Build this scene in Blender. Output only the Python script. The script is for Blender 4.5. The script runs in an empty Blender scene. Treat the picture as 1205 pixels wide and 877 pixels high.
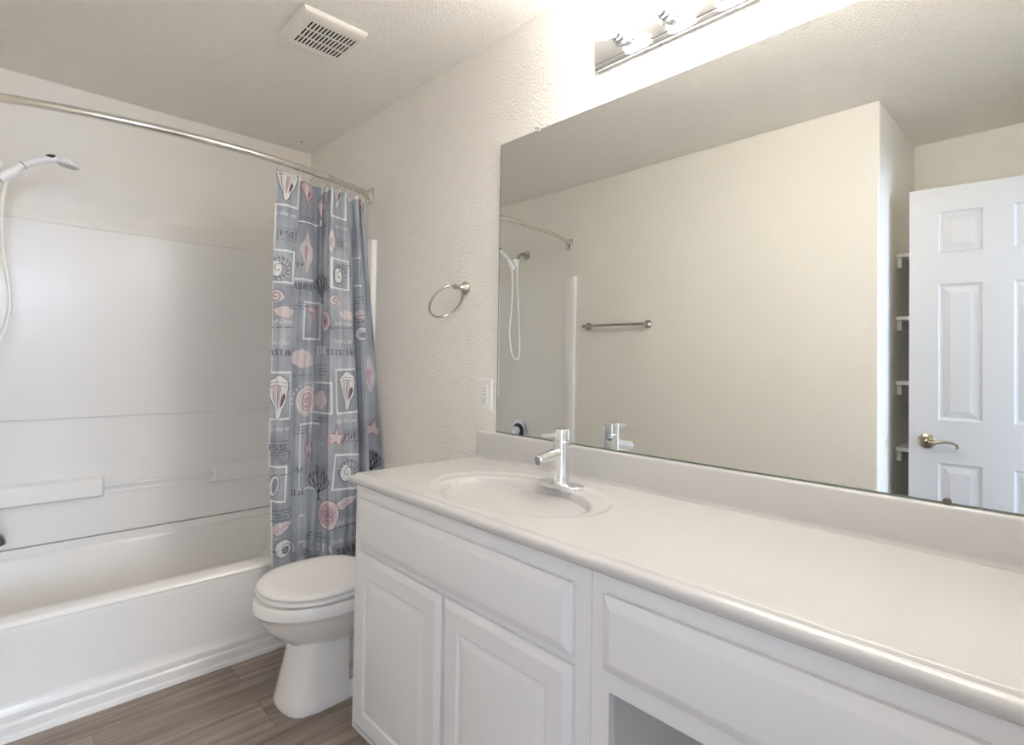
import bpy, bmesh, math, random
from mathutils import Vector, Matrix

# ------------------------------------------------------------------ camera, light, exposure
scene = bpy.context.scene
C = scene.collection
R = math.radians
HC = 2.434            # ceiling height
XL = -1.524           # left wall
YB = 3.141            # wall behind the tub
YE = -0.10            # end wall with the doorway

cam_d = bpy.data.cameras.new('camera')
cam = bpy.data.objects.new('camera', cam_d)
C.objects.link(cam)
cam_d.sensor_fit = 'HORIZONTAL'
cam_d.sensor_width = 36.0
cam_d.lens = 36.0 * 641.2064 / 1205.0
cam_d.shift_y = -(438.5 - 412.0156) / 1205.0
cam_d.clip_start = 0.01
right = Vector((0.72170685, -0.692008, 0.01625266))
up = Vector((-0.0241588, -0.00171628, 0.99970666))
fwd = Vector((0.69177711, 0.72188779, 0.01795673))
M = Matrix((right, up, -fwd)).transposed().to_4x4()
M.translation = Vector((-1.342, 0.0, 1.2396))
cam.matrix_world = M
scene.camera = cam

vs = scene.view_settings
scene.display_settings.display_device = 'sRGB'
vs.view_transform = 'Standard'
vs.look = 'None'
vs.gamma = 1.0
vs.use_curve_mapping = False
vs.exposure = 2.4
scene.cycles.max_bounces = 24
scene.cycles.diffuse_bounces = 16
scene.cycles.glossy_bounces = 8
scene.cycles.use_denoising = True

SKY = (0.66, 0.79, 1.0)
SKY_STRENGTH = 0.65
BULB = 12.5
BULB_COL = (1.0, 0.95, 0.90)
DAY_W = 23.0
DAY_COL = (0.60, 0.76, 1.0)

world = bpy.data.worlds.new('world')
scene.world = world
world.use_nodes = True
bg = world.node_tree.nodes['Background']
bg.inputs[0].default_value = (*SKY, 1)
bg.inputs[1].default_value = SKY_STRENGTH

# daylight of the bedroom window that reaches the bathroom through its open doorway
ld = bpy.data.lights.new('window_daylight', 'AREA')
ld.shape = 'RECTANGLE'
ld.size = 0.8
ld.size_y = 1.1
ld.energy = DAY_W
ld.color = DAY_COL
lo = bpy.data.objects.new('window_daylight', ld)
C.objects.link(lo)
lo.location = (-1.62, -4.0, 1.70)
lo.rotation_euler = (R(90), 0, 0)

# ------------------------------------------------------------------ materials
MAT = {}


def mat(name, col, rough=0.5, metal=0.0, spec=0.5, coat=0.0, emit=None, estr=0.0, trans=0.0):
    m = bpy.data.materials.new(name)
    m.use_nodes = True
    p = m.node_tree.nodes['Principled BSDF']
    p.inputs['Base Color'].default_value = (*col, 1)
    p.inputs['Roughness'].default_value = rough
    p.inputs['Metallic'].default_value = metal
    p.inputs['Specular IOR Level'].default_value = spec
    p.inputs['Coat Weight'].default_value = coat
    p.inputs['Transmission Weight'].default_value = trans
    if emit:
        p.inputs['Emission Color'].default_value = (*emit, 1)
        p.inputs['Emission Strength'].default_value = estr
    MAT[name] = m
    return m


def nodes(m):
    nt = m.node_tree
    return nt, nt.nodes, nt.links, nt.nodes['Principled BSDF']


def bump(m, scale, dist, detail=2.0, strength=1.0, ramp=None, rough=0.5):
    nt, N, L, p = nodes(m)
    tc = N.new('ShaderNodeTexCoord')
    no = N.new('ShaderNodeTexNoise')
    no.inputs['Scale'].default_value = scale
    no.inputs['Detail'].default_value = detail
    no.inputs['Roughness'].default_value = rough
    bp = N.new('ShaderNodeBump')
    bp.inputs['Strength'].default_value = strength
    bp.inputs['Distance'].default_value = dist
    L.new(tc.outputs['Object'], no.inputs['Vector'])
    src = no.outputs['Fac']
    if ramp:
        cr = N.new('ShaderNodeValToRGB')
        cr.color_ramp.elements[0].position = ramp[0]
        cr.color_ramp.elements[1].position = ramp[1]
        cr.color_ramp.interpolation = 'EASE'
        L.new(src, cr.inputs['Fac'])
        src = cr.outputs['Color']
    L.new(src, bp.inputs['Height'])
    L.new(bp.outputs['Normal'], p.inputs['Normal'])
    return no


WALL = (0.865, 0.84, 0.79)
mat('wall_paint', WALL, 0.75, spec=0.25)
bump(MAT['wall_paint'], 105, 0.0022, 2.5, 0.95, (0.40, 0.70), 0.5)
mat('wall_paint_smooth', WALL, 0.75, spec=0.25)
bump(MAT['wall_paint_smooth'], 105, 0.0022, 2.5, 0.3, (0.40, 0.70), 0.5)
mat('ceiling_paint', (0.88, 0.855, 0.805), 0.85, spec=0.2)
bump(MAT['ceiling_paint'], 115, 0.003, 2.5, 1.0, (0.4, 0.7), 0.5)
mat('tub_acrylic', (0.87, 0.855, 0.83), 0.2, spec=0.5)
mat('surround_acrylic', (0.87, 0.855, 0.835), 0.3, spec=0.5)
mat('porcelain', (0.90, 0.885, 0.86), 0.08, spec=0.55, coat=0.3)
mat('seat_plastic', (0.92, 0.91, 0.89), 0.18)
mat('cultured_marble', (0.565, 0.555, 0.545), 0.2, spec=0.5)
mat('white_cabinet', (0.75, 0.74, 0.745), 0.38, spec=0.45)
bump(MAT['white_cabinet'], 30, 0.0006, 4, 0.15)
mat('white_door', (0.60, 0.60, 0.61), 0.4)
mat('shelf_white', (0.80, 0.78, 0.74), 0.5)
mat('chrome', (0.86, 0.87, 0.9), 0.06, 1.0)
mat('dark_chrome', (0.35, 0.36, 0.38), 0.15, 1.0)
mat('polished_steel', (0.74, 0.72, 0.68), 0.16, 1.0)
mat('nickel', (0.52, 0.475, 0.42), 0.26, 1.0)
mat('antique_nickel', (0.42, 0.36, 0.27), 0.25, 1.0)
mat('mirror_silver', (0.79, 0.80, 0.78), 0.0, 1.0)
mat('mirror_edge_and_gap_shade', (0.20, 0.24, 0.20), 0.1, 0.3)  # cut glass edge, also the dark strips painted as gap shade
mat('white_plastic', (0.85, 0.84, 0.83), 0.3)
mat('hose_plastic', (0.84, 0.82, 0.77), 0.35)
mat('black_plastic', (0.02, 0.02, 0.025), 0.35)
mat('dark_slot', (0.012, 0.011, 0.010), 0.9, spec=0.1)
mat('grille_plastic', (0.80, 0.77, 0.71), 0.45)
mat('clear_plastic', (0.85, 0.84, 0.84), 0.15, trans=0.5)
mat('brown_clip', (0.10, 0.085, 0.065), 0.4)
mat('bulb_glass', (0.95, 0.95, 0.95), 0.2, emit=BULB_COL, estr=BULB)
mat('light_box_steel', (0.72, 0.72, 0.73), 0.07, 1.0)
mat('caulk', (0.42, 0.39, 0.35), 0.7)
mat('screw_mark', (0.08, 0.07, 0.06), 0.8)


def cloth(name, col, rough=0.55):
    m = mat(name, col, rough, spec=0.4)
    p = m.node_tree.nodes['Principled BSDF']
    p.inputs['Sheen Weight'].default_value = 0.1
    return m


cloth('fabric_blue', (0.335, 0.385, 0.455))
nt, N, L, p = nodes(MAT['fabric_blue'])
tc = N.new('ShaderNodeTexCoord')
no = N.new('ShaderNodeTexNoise')
no.inputs['Scale'].default_value = 7
no.inputs['Detail'].default_value = 3
cr = N.new('ShaderNodeValToRGB')
cr.color_ramp.elements[0].position = 0.35
cr.color_ramp.elements[0].color = (0.275, 0.303, 0.355, 1)
cr.color_ramp.elements[1].position = 0.65
cr.color_ramp.elements[1].color = (0.41, 0.44, 0.49, 1)
L.new(tc.outputs['Object'], no.inputs['Vector'])
L.new(no.outputs['Fac'], cr.inputs['Fac'])
L.new(cr.outputs['Color'], p.inputs['Base Color'])
cloth('print_white', (0.70, 0.71, 0.72))
cloth('print_pale', (0.62, 0.55, 0.56))
cloth('print_pink', (0.50, 0.36, 0.41))
cloth('print_dark', (0.045, 0.045, 0.06))
cloth('print_plum', (0.16, 0.10, 0.13))
cloth('print_grey', (0.27, 0.30, 0.34))
CLOTH = ['fabric_blue', 'print_white', 'print_pale', 'print_pink', 'print_dark', 'print_plum', 'print_grey']

# vinyl plank floor: planks run along x
fl = mat('vinyl_plank', (0.16, 0.12, 0.10), 0.42, spec=0.4)
nt, N, L, p = nodes(fl)
tc = N.new('ShaderNodeTexCoord')
br = N.new('ShaderNodeTexBrick')
br.inputs['Scale'].default_value = 1.0
br.inputs['Brick Width'].default_value = 1.22
br.inputs['Row Height'].default_value = 0.178
br.inputs['Mortar Size'].default_value = 0.0009
br.inputs['Mortar Smooth'].default_value = 0.3
br.offset = 0.37
br.inputs['Color1'].default_value = (0, 0, 0, 1)
br.inputs['Color2'].default_value = (1, 1, 1, 1)
br.inputs['Mortar'].default_value = (0.5, 0.5, 0.5, 1)
mp0 = N.new('ShaderNodeMapping')
mp0.inputs['Location'].default_value = (0.62, 0.09, 0)
L.new(tc.outputs['Object'], mp0.inputs['Vector'])
L.new(mp0.outputs['Vector'], br.inputs['Vector'])
mp = N.new('ShaderNodeMapping')
mp.inputs['Scale'].default_value = (1.3, 22, 1)
L.new(tc.outputs['Object'], mp.inputs['Vector'])
mad = N.new('ShaderNodeVectorMath')
mad.operation = 'MULTIPLY_ADD'
mad.inputs[1].default_value = (7, 3, 5)
L.new(br.outputs['Color'], mad.inputs[0])
L.new(mp.outputs['Vector'], mad.inputs[2])
n1 = N.new('ShaderNodeTexNoise')
n1.inputs['Scale'].default_value = 1.7
n1.inputs['Detail'].default_value = 7
n1.inputs['Roughness'].default_value = 0.62
n1.inputs['Distortion'].default_value = 0.5
L.new(mad.outputs['Vector'], n1.inputs['Vector'])
cr = N.new('ShaderNodeValToRGB')
e = cr.color_ramp.elements
e[0].position = 0.28
e[0].color = (0.19, 0.15, 0.124, 1)
e[1].position = 0.76
e[1].color = (0.50, 0.42, 0.36, 1)
k = e.new(0.52)
k.color = (0.335, 0.272, 0.228, 1)
L.new(n1.outputs['Fac'], cr.inputs['Fac'])
hs = N.new('ShaderNodeHueSaturation')
mr = N.new('ShaderNodeMapRange')
mr.inputs['To Min'].default_value = 0.85
mr.inputs['To Max'].default_value = 1.18
L.new(br.outputs['Color'], mr.inputs['Value'])
L.new(mr.outputs['Result'], hs.inputs['Value'])
L.new(cr.outputs['Color'], hs.inputs['Color'])
mx = N.new('ShaderNodeMix')
mx.data_type = 'RGBA'
mx.inputs[7].default_value = (0.12, 0.095, 0.078, 1)
L.new(br.outputs['Fac'], mx.inputs[0])
L.new(hs.outputs['Color'], mx.inputs[6])
L.new(mx.outputs[2], p.inputs['Base Color'])
bp = N.new('ShaderNodeBump')
bp.inputs['Strength'].default_value = 0.12
bp.inputs['Distance'].default_value = 0.002
L.new(n1.outputs['Fac'], bp.inputs['Height'])
L.new(bp.outputs['Normal'], p.inputs['Normal'])


# ------------------------------------------------------------------ helpers
def new_bm():
    return bmesh.new()


def link(name, bm, m, parent=None, smooth=False, bevel=0.0, seg=2, angle=40):
    me = bpy.data.meshes.new(name)
    bmesh.ops.recalc_face_normals(bm, faces=bm.faces)
    bm.to_mesh(me)
    bm.free()
    for x in (m if isinstance(m, (list, tuple)) else [m]):
        me.materials.append(MAT[x])
    if smooth:
        for f in me.polygons:
            f.use_smooth = True
        try:
            me.set_sharp_from_angle(angle=R(angle))
        except Exception:
            pass
    o = bpy.data.objects.new(name, me)
    C.objects.link(o)
    if parent is not None:
        o.parent = parent
        o.matrix_parent_inverse = parent.matrix_basis.inverted()
    if bevel:
        b = o.modifiers.new('bevel', 'BEVEL')
        b.width = bevel
        b.segments = seg
        b.limit_method = 'ANGLE'
        b.angle_limit = R(40)
        b.harden_normals = False
        for f in me.polygons:
            f.use_smooth = True
        w = o.modifiers.new('wn', 'WEIGHTED_NORMAL')
        w.keep_sharp = True
    return o


def thing(name, label, cat, loc=(0, 0, 0), group=None):
    o = bpy.data.objects.new(name, None)
    C.objects.link(o)
    o.location = loc
    o.empty_display_size = 0.05
    o['label'] = label
    o['category'] = cat
    if group:
        o['group'] = group
    return o


def tag(o, label, cat, group=None):
    o['label'] = label
    o['category'] = cat
    if group:
        o['group'] = group
    return o


def struct(name, bm, m, **k):
    o = link(name, bm, m, **k)
    o['kind'] = 'structure'
    return o


def box(bm, a, b, mi=0):
    x0, x1 = sorted((a[0], b[0]))
    y0, y1 = sorted((a[1], b[1]))
    z0, z1 = sorted((a[2], b[2]))
    v = [bm.verts.new(q) for q in ((x0, y0, z0), (x1, y0, z0), (x1, y1, z0), (x0, y1, z0),
                                   (x0, y0, z1), (x1, y0, z1), (x1, y1, z1), (x0, y1, z1))]
    for f in ((0, 3, 2, 1), (4, 5, 6, 7), (0, 1, 5, 4), (1, 2, 6, 5), (2, 3, 7, 6), (3, 0, 4, 7)):
        fc = bm.faces.new([v[i] for i in f])
        fc.material_index = mi
    return v


def loft(bm, rings, cap0=True, cap1=True, closed=True, mi=0):
    """rings: list of lists of points, all of one length."""
    vr = [[bm.verts.new(q) for q in r] for r in rings]
    n = len(vr[0])
    for a, b in zip(vr, vr[1:]):
        for i in range(n if closed else n - 1):
            j = (i + 1) % n
            f = bm.faces.new((a[i], a[j], b[j], b[i]))
            f.material_index = mi
    if cap0:
        bm.faces.new(vr[0][::-1]).material_index = mi
    if cap1:
        bm.faces.new(vr[-1]).material_index = mi
    return vr


def frame_of(d):
    d = Vector(d).normalized()
    a = Vector((0, 0, 1)) if abs(d.z) < 0.9 else Vector((1, 0, 0))
    u = d.cross(a).normalized()
    return d, u, d.cross(u).normalized()


def lathe(bm, origin, axis, prof, n=28, mi=0):
    """prof: (distance along axis, radius)."""
    d, u, v = frame_of(axis)
    o = Vector(origin)
    rings = []
    for t, r in prof:
        r = max(r, 1e-4)
        rings.append([o + d * t + (u * math.cos(2 * math.pi * i / n) + v * math.sin(2 * math.pi * i / n)) * r
                      for i in range(n)])
    loft(bm, rings, mi=mi)


def smooth_path(pts, k=8):
    P = [Vector(q) for q in pts]
    out = []
    n = len(P)
    for i in range(n - 1):
        p0, p1, p2, p3 = P[max(i - 1, 0)], P[i], P[i + 1], P[min(i + 2, n - 1)]
        for s in range(k):
            f = s / k
            out.append(0.5 * ((2 * p1) + (p2 - p0) * f + (2 * p0 - 5 * p1 + 4 * p2 - p3) * f * f
                              + (3 * p1 - p0 - 3 * p2 + p3) * f ** 3))
    out.append(P[-1])
    return out


def tube(bm, pts, r, n=12, closed=False, mi=0, radii=None):
    P = [Vector(q) for q in pts]
    m = len(P)
    d, u, v = frame_of(P[1] - P[0])
    rings = []
    for i in range(m):
        if closed:
            t = (P[(i + 1) % m] - P[i - 1]).normalized()
        else:
            t = (P[min(i + 1, m - 1)] - P[max(i - 1, 0)]).normalized()
        u = (u - t * u.dot(t)).normalized()
        v = t.cross(u)
        rr = radii[i] if radii else r
        rings.append([P[i] + (u * math.cos(2 * math.pi * j / n) + v * math.sin(2 * math.pi * j / n)) * rr
                      for j in range(n)])
    if closed:
        rings.append(rings[0])
        loft(bm, rings, False, False)
        bmesh.ops.remove_doubles(bm, verts=bm.verts, dist=1e-6)
    else:
        loft(bm, rings)


def rounded_rect(w, h, r, k=5):
    out = []
    for cx, cy, a0 in ((w / 2 - r, h / 2 - r, 0), (-w / 2 + r, h / 2 - r, 90), (-w / 2 + r, -h / 2 + r, 180),
                       (w / 2 - r, -h / 2 + r, 270)):
        for i in range(k + 1):
            a = R(a0 + 90 * i / k)
            out.append((cx + r * math.cos(a), cy + r * math.sin(a)))
    return out


# ------------------------------------------------------------------ room shell
bm = new_bm()
box(bm, (-2.5, -2.6, -0.05), (0.15, YB + 0.12, 0.0))
struct('floor', bm, 'vinyl_plank')
bm = new_bm()
box(bm, (-2.5, YE - 0.11, HC), (0.15, YB + 0.12, HC + 0.05))
struct('ceiling', bm, 'ceiling_paint')
bm = new_bm()
box(bm, (0, YE - 0.11, 0), (0.12, YB + 0.12, HC))
struct('wall_right', bm, 'wall_paint')
bm = new_bm()
box(bm, (XL, YB, 0), (0, YB + 0.12, HC))
struct('wall_back', bm, 'wall_paint_smooth')
bm = new_bm()
box(bm, (-2.39, 0.622, 0), (XL, YB + 0.12, HC))
struct('wall_left', bm, 'wall_paint_smooth', bevel=0.008, seg=3)
bm = new_bm()
box(bm, (-2.39, YE, 0), (-2.27, 0.622, HC))
struct('wall_recess', bm, 'wall_paint_smooth')
bm = new_bm()
box(bm, (-2.39, YE - 0.11, 0), (-1.80, YE, HC))
box(bm, (-1.17, YE - 0.11, 0), (0, YE, HC))
box(bm, (-1.80, YE - 0.11, 2.06), (-1.17, YE, HC))
struct('wall_end', bm, 'wall_paint_smooth')
# drywall build-out over the flange of the tub surround
bm = new_bm()
n = 60
rng = random.Random(4)
rings = []
for i in range(n + 1):
    x = XL + 0.001 + (abs(XL) - 0.002) * i / n
    t = i / n
    top = 1.865 + 0.055 * t + 0.004 * math.sin(9 * t) + rng.uniform(-.002, .002)
    rings.append([(x, YB + 0.002, top), (x, YB - 0.003, top), (x, YB - 0.014 - .001 * math.sin(40 * t), top - 0.035),
                  (x, YB - 0.024, 1.822), (x, YB - 0.022, 1.8085), (x, YB + 0.002, 1.8085)])
loft(bm, rings)
struct('trim_1', bm, 'wall_paint_smooth', smooth=True, angle=60)
# baseboard behind the toilet
bm = new_bm()
box(bm, (-0.012, 1.565, 0), (0, 2.355, 0.075))
struct('baseboard_right', bm, 'white_door', bevel=0.004)

# ------------------------------------------------------------------ bathtub
YT = 2.36
bm = new_bm()


def tub_ring(x0, x1, y0, y1, z, r, k=6):
    w, h = x1 - x0, y1 - y0
    return [((x0 + x1) / 2 + a, (y0 + y1) / 2 + b, z) for a, b in rounded_rect(w, h, r, k)]


xa, xb = XL + 0.002, -0.002
loft(bm, [
    tub_ring(xa, xb, YT + 0.004, YB - 0.002, 0.352, 0.004),
    tub_ring(xa, xb, YT + .001, YB - 0.002, 0.360, 0.004),
    tub_ring(xa, xb, YT + 0.005, YB - 0.002, 0.369, 0.006),
    tub_ring(xa + 0.004, xb - 0.004, YT + 0.014, YB - 0.006, 0.375, 0.01),
    tub_ring(xa + 0.075, xb - 0.07, YT + 0.082, YB - 0.030, 0.375, 0.05),
    tub_ring(xa + 0.085, xb - 0.08, YT + 0.094, YB - 0.036, 0.369, 0.06),
    tub_ring(xa + 0.092, xb - 0.09, YT + 0.102, YB - 0.042, 0.352, 0.07),
    tub_ring(xa + 0.105, xb - 0.14, YT + 0.115, YB - 0.060, 0.23, 0.09),
    tub_ring(xa + 0.13, xb - 0.24, YT + 0.14, YB - 0.095, 0.09, 0.12),
    tub_ring(xa + 0.17, xb - 0.30, YT + 0.18, YB - 0.135, 0.06, 0.11),
    tub_ring(xa + 0.30, xb - 0.45, YT + 0.26, YB - 0.24, 0.052, 0.08)], cap0=False, cap1=True)
# back flange rising to the seam under the wall panels
prof = [(YB - 0.036, 0.372), (YB - 0.034, 0.386), (YB - 0.034, 0.404), (YB - 0.002, 0.404), (YB - 0.002, 0.36)]
loft(bm, [[(x, y, z) for y, z in prof] for x in (xa + .002, xb - .002)])
tubt = thing('bathtub', 'white alcove bathtub across the far end of the bathroom', 'bathtub', (-0.762, 2.75, 0))
link('basin', bm, 'tub_acrylic', tubt, smooth=True, angle=35)
# apron: lip, flat face, stepped skirt
bm = new_bm()
pr = [(YT + .004, 0.352), (YT + 0.0035, 0.346), (YT + 0.006, 0.335), (YT + 0.013, 0.12), (YT + 0.013, 0.096),
      (YT + 0.003, 0.084), (YT + 0.002, 0.080), (YT + 0.006, 0.058), (YT + 0.000, 0.053), (YT - .001, 0.048), (YT + 0.003, 0.018),
      (YT - 0.006, 0.014), (YT - 0.008, 0.0), (YT + 0.03, 0.0), (YT + 0.03, 0.352)]
loft(bm, [[(x, y, z) for y, z in pr] for x in (xa, xb)])
link('apron', bm, 'tub_acrylic', tubt, smooth=True, angle=50)
# spout on the left wall (its nose shows at the photo's edge), drain end valve
spt = thing('tub_spout', 'grey metal tub spout above the tub rim at the left edge', 'faucet', (XL + .03, 2.84, 0.53))
bm = new_bm()
pts = smooth_path([(XL + .022, 2.84, 0.545), (XL + .10, 2.84, 0.55), (XL + .17, 2.84, 0.548), (XL + .212, 2.84, .532),
                   (XL + .224, 2.84, .503)], 6)
tube(bm, pts, 0.026, 20, radii=[0.030 - 0.007 * i / (len(pts) - 1) for i in range(len(pts))])
link('spout_body', bm, 'dark_chrome', spt, smooth=True)
bm = new_bm()
lathe(bm, (XL + .022, 2.84, 0.545), (1, 0, 0), [(0, .036), (.004, .038), (.010, .034), (.012, .02)])
link('collar', bm, 'chrome', spt, smooth=True)

# ------------------------------------------------------------------ tub surround
sur = thing('tub_surround', 'glossy white three-sided tub wall surround with moulded ledges', 'shower surround',
            (-0.762, YB - 0.01, 0.406))
ZS = 1.806
yb = YB - 0.030
bm = new_bm()
pr = [(YB - 0.001, 0.408), (yb + .004, 0.408), (yb, 0.412), (yb - 0.001, 0.940), (yb - 0.003, 0.947), (yb - 0.017, 0.9495),
      (yb - 0.020, 0.956), (yb - 0.010, 1.70), (yb - .004, ZS - 0.004), (yb, ZS), (YB - 0.001, ZS)]
loft(bm, [[(x, y, z) for y, z in pr] for x in (XL + .02, -0.02)])
link('back_panel', bm, 'surround_acrylic', sur, smooth=True, angle=30)


def side_panel(s):
    x = XL if s < 0 else 0.0
    k = -s                     # towards the room
    bm = new_bm()
    pts = [(x + k * .001, YB - 0.002), (x + k * .022, YB - 0.031), (x + k * .021, 2.47), (x + k * .024, 2.455),
           (x + k * .026, 2.40), (x + k * .024, 2.372), (x + k * .014, 2.364), (x + k * .001, 2.363)]
    loft(bm, [[(a, b, 0.377) for a, b in pts], [(a, b, ZS - .006) for a, b in pts],
              [(x + (a - x) * .8, b + (.003 if b < 2.5 else 0), ZS) for a, b in pts]])
    link('side_panel', bm, 'surround_acrylic', sur, smooth=True, angle=35)
    # bright rounded front flange
    bm = new_bm()
    pts = [(x + k * .0265, 2.452), (x + k * .031, 2.445), (x + k * .0315, 2.425), (x + k * .031, 2.378), (x + k * .024, 2.3615),
           (x + k * .0005, 2.3585), (x + k * .0005, 2.3625), (x + k * .0235, 2.3655), (x + k * .0265, 2.38)]
    loft(bm, [[(a, b, 0.376) for a, b in pts], [(a, b, ZS + .002) for a, b in pts]])
    link('front_flange', bm, 'surround_acrylic', sur, smooth=True, angle=50)


side_panel(-1)
side_panel(1)


def ledge(x0, x1, z0, z1):
    bm = new_bm()
    y0 = yb - 0.0005
    a = (x0, x1, z0, z1)
    d = 0.044
    loft(bm, [[(x0 - .012, y0, z0 - .010), (x1 + .012, y0, z0 - .010), (x1 + .012, y0, z1 + .016), (x0 - .012, y0, z1 + .016)],
              [(x0 - .009, y0 - .008, z0 - .006), (x1 + .009, y0 - .008, z0 - .006), (x1 + .009, y0 - .008, z1 + .012),
               (x0 - .009, y0 - .008, z1 + .012)],
              [(x0, y0 - d, z0 + .004), (x1, y0 - d, z0 + .004), (x1, y0 - d, z1), (x0, y0 - d, z1)]])
    return link('soap_ledge', bm, 'surround_acrylic', sur, bevel=0.006, seg=3)


ledge(XL + .05, -0.957, .590, .668)
ledge(-0.495, -0.03, .590, .668)
bm = new_bm()
tube(bm, [(-0.955, yb - 0.022, .632), (-0.498, yb - 0.022, .632)], 0.0055, 12)
link('grab_bar', bm, 'surround_acrylic', sur, smooth=True)
for x, s in ((-0.9475, 1), (-0.5045, -1)):
    bm = new_bm()
    lathe(bm, (x, yb - 0.022, .632), (s, 0, 0), [(0, .010), (.006, .010), (.009, .007)], 16)
    link('bar_socket', bm, 'surround_acrylic', sur, smooth=True)
# moulded groove line beneath the bar
bm = new_bm()
pr = [(yb + .001, .606), (yb - .004, .604), (yb - .006, .598), (yb - .004, .592), (yb + .001, .590)]
loft(bm, [[(x, y, z) for y, z in pr] for x in (-0.93, -0.52)])
link('moulded_ridge', bm, 'surround_acrylic', sur, smooth=True)

# ------------------------------------------------------------------ shower fittings on the left wall
sh = thing('hand_shower', 'white hand shower with black button and looping hose on the left wall', 'shower head',
           (XL, 2.839, 2.014))
bm = new_bm()
lathe(bm, (XL, 2.839, 2.014), (1, 0, 0), [(0, .034), (.004, .034), (.012, .026), (.016, .014), (.018, .011)])
link('flange', bm, 'nickel', sh, smooth=True)
bm = new_bm()
tube(bm, smooth_path([(XL + .012, 2.839, 2.014), (XL + .05, 2.832, 2.018), (XL + .10, 2.812, 1.995), (XL + .150, 2.788, 1.956)], 6), .0105, 14)
link('shower_arm', bm, 'nickel', sh, smooth=True)
bm = new_bm()
lathe(bm, (-1.372, 2.78, 1.950), (0.74, 0, -0.66), [(0, .012), (.003, .017), (.024, .019), (.030, .021), (.052, .021), (.056, .016)])
lathe(bm, (-1.352, 2.78, 1.925), (0.5, 0, 0.78), [(-.022, .013), (-.018, .017), (.028, .017), (.034, .012)])
link('bracket', bm, 'white_plastic', sh, smooth=True)
bm = new_bm()
tube(bm, [(-1.330, 2.78, 1.880), (-1.322, 2.78, 1.888), (-1.283, 2.78, 1.931)], .0175, 18, radii=[.017, .0195, .0175])
link('holder_cup', bm, 'white_plastic', sh, smooth=True)
bm = new_bm()
hp = smooth_path([(-1.297, 2.78, 1.921), (-1.270, 2.78, 1.946), (-1.234, 2.78, 1.974), (-1.200, 2.78, 1.989), (-1.180, 2.78, 1.993)], 5)
tube(bm, hp, .0135, 16, radii=[.0155 - .003 * i / (len(hp) - 1) for i in range(len(hp))])
hd = link('handle', bm, 'white_plastic', sh, smooth=True)
bm = new_bm()
lathe(bm, (-1.268, 2.78, 1.948), (0.78, 0, 0.62), [(0, .0155), (.0016, .0158), (.0024, .0152)], 20)
link('grip_ring', bm, 'black_plastic', sh, smooth=True)
bm = new_bm()
lathe(bm, (-1.186, 2.78, 1.996), (-.12, 0, 1), [(-.006, .008), (.006, .0165), (.012, .0165), (.0145, .010)], 20)
link('button', bm, 'black_plastic', sh, smooth=True)
bm = new_bm()
ax = Vector((-.16, 0, -1)).normalized()
lathe(bm, (-1.134, 2.78, 1.996), ax, [(-.0135, .010), (-.010, .026), (-.001, .0365), (.010, .0385), (.016, .0375), (.0175, .032)], 30)
tube(bm, [(-1.205, 2.78, 1.990), (-1.180, 2.78, 1.996), (-1.150, 2.78, 1.997)], .013, 16, radii=[.0125, .013, .015])
link('spray_head', bm, 'white_plastic', sh, smooth=True)
bm = new_bm()
for i in range(3):
    for j in range(6 + 4 * i):
        a = 2 * math.pi * j / (6 + 4 * i)
        d, u, v = frame_of(ax)
        q = Vector((-1.134, 2.78, 1.996)) + ax * .0172 + (u * math.cos(a) + v * math.sin(a)) * (.008 + .009 * i)
        lathe(bm, q, ax, [(0, .0016), (.002, .0012)], 6)
link('nozzles', bm, 'black_plastic', sh)
bm = new_bm()
tube(bm, smooth_path([(-1.306, 2.78, 1.890), (-1.314, 2.779, 1.862), (-1.322, 2.778, 1.776), (-1.319, 2.776, 1.68), (-1.312, 2.774, 1.589), (-1.293, 2.772, 1.455),
                      (-1.297, 2.77, 1.36), (-1.318, 2.768, 1.283), (-1.352, 2.766, 1.243), (-1.385, 2.768, 1.262), (-1.393, 2.77, 1.34), (-1.386, 2.772, 1.50),
                      (-1.372, 2.775, 1.70), (-1.366, 2.778, 1.84), (-1.366, 2.78, 1.915)], 10), .0068, 12)
link('hose', bm, 'hose_plastic', sh, smooth=True)

vl = thing('shower_valve', 'round chrome shower valve on the left surround panel, seen in the mirror', 'shower valve', (XL + .024, 2.865, .72))
bm = new_bm()
lathe(bm, (XL + .024, 2.865, .72), (1, 0, 0), [(0, .082), (.003, .083), (.007, .078), (.010, .058), (.011, .05)], 40)
link('escutcheon', bm, 'chrome', vl, smooth=True)
bm = new_bm()
lathe(bm, (XL + .034, 2.865, .72), (1, 0, 0), [(0, .052), (.006, .054), (.010, .048)], 32)
link('dark_ring', bm, 'black_plastic', vl, smooth=True)
bm = new_bm()
lathe(bm, (XL + .040, 2.865, .72), (1, 0, 0), [(0, .034), (.02, .034), (.03, .030), (.034, .018)], 28)
tube(bm, [(XL + .062, 2.865, .72), (XL + .066, 2.84, .700), (XL + .066, 2.81, .676)], .009, 12)
link('lever', bm, 'chrome', vl, smooth=True)

# ------------------------------------------------------------------ curved shower rod
rodt = thing('shower_rod', 'curved brushed steel shower curtain rod spanning above the tub', 'curtain rod', (-0.762, 2.4, 2.036))


def rod_y(x):
    t = (x + 0.762) / 0.762
    return 2.244 + 0.178 * (1 - math.sqrt(max(0.0, 1 - 0.0 * t))) + 0.166 * t * t + 0.010 * t ** 4


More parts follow.
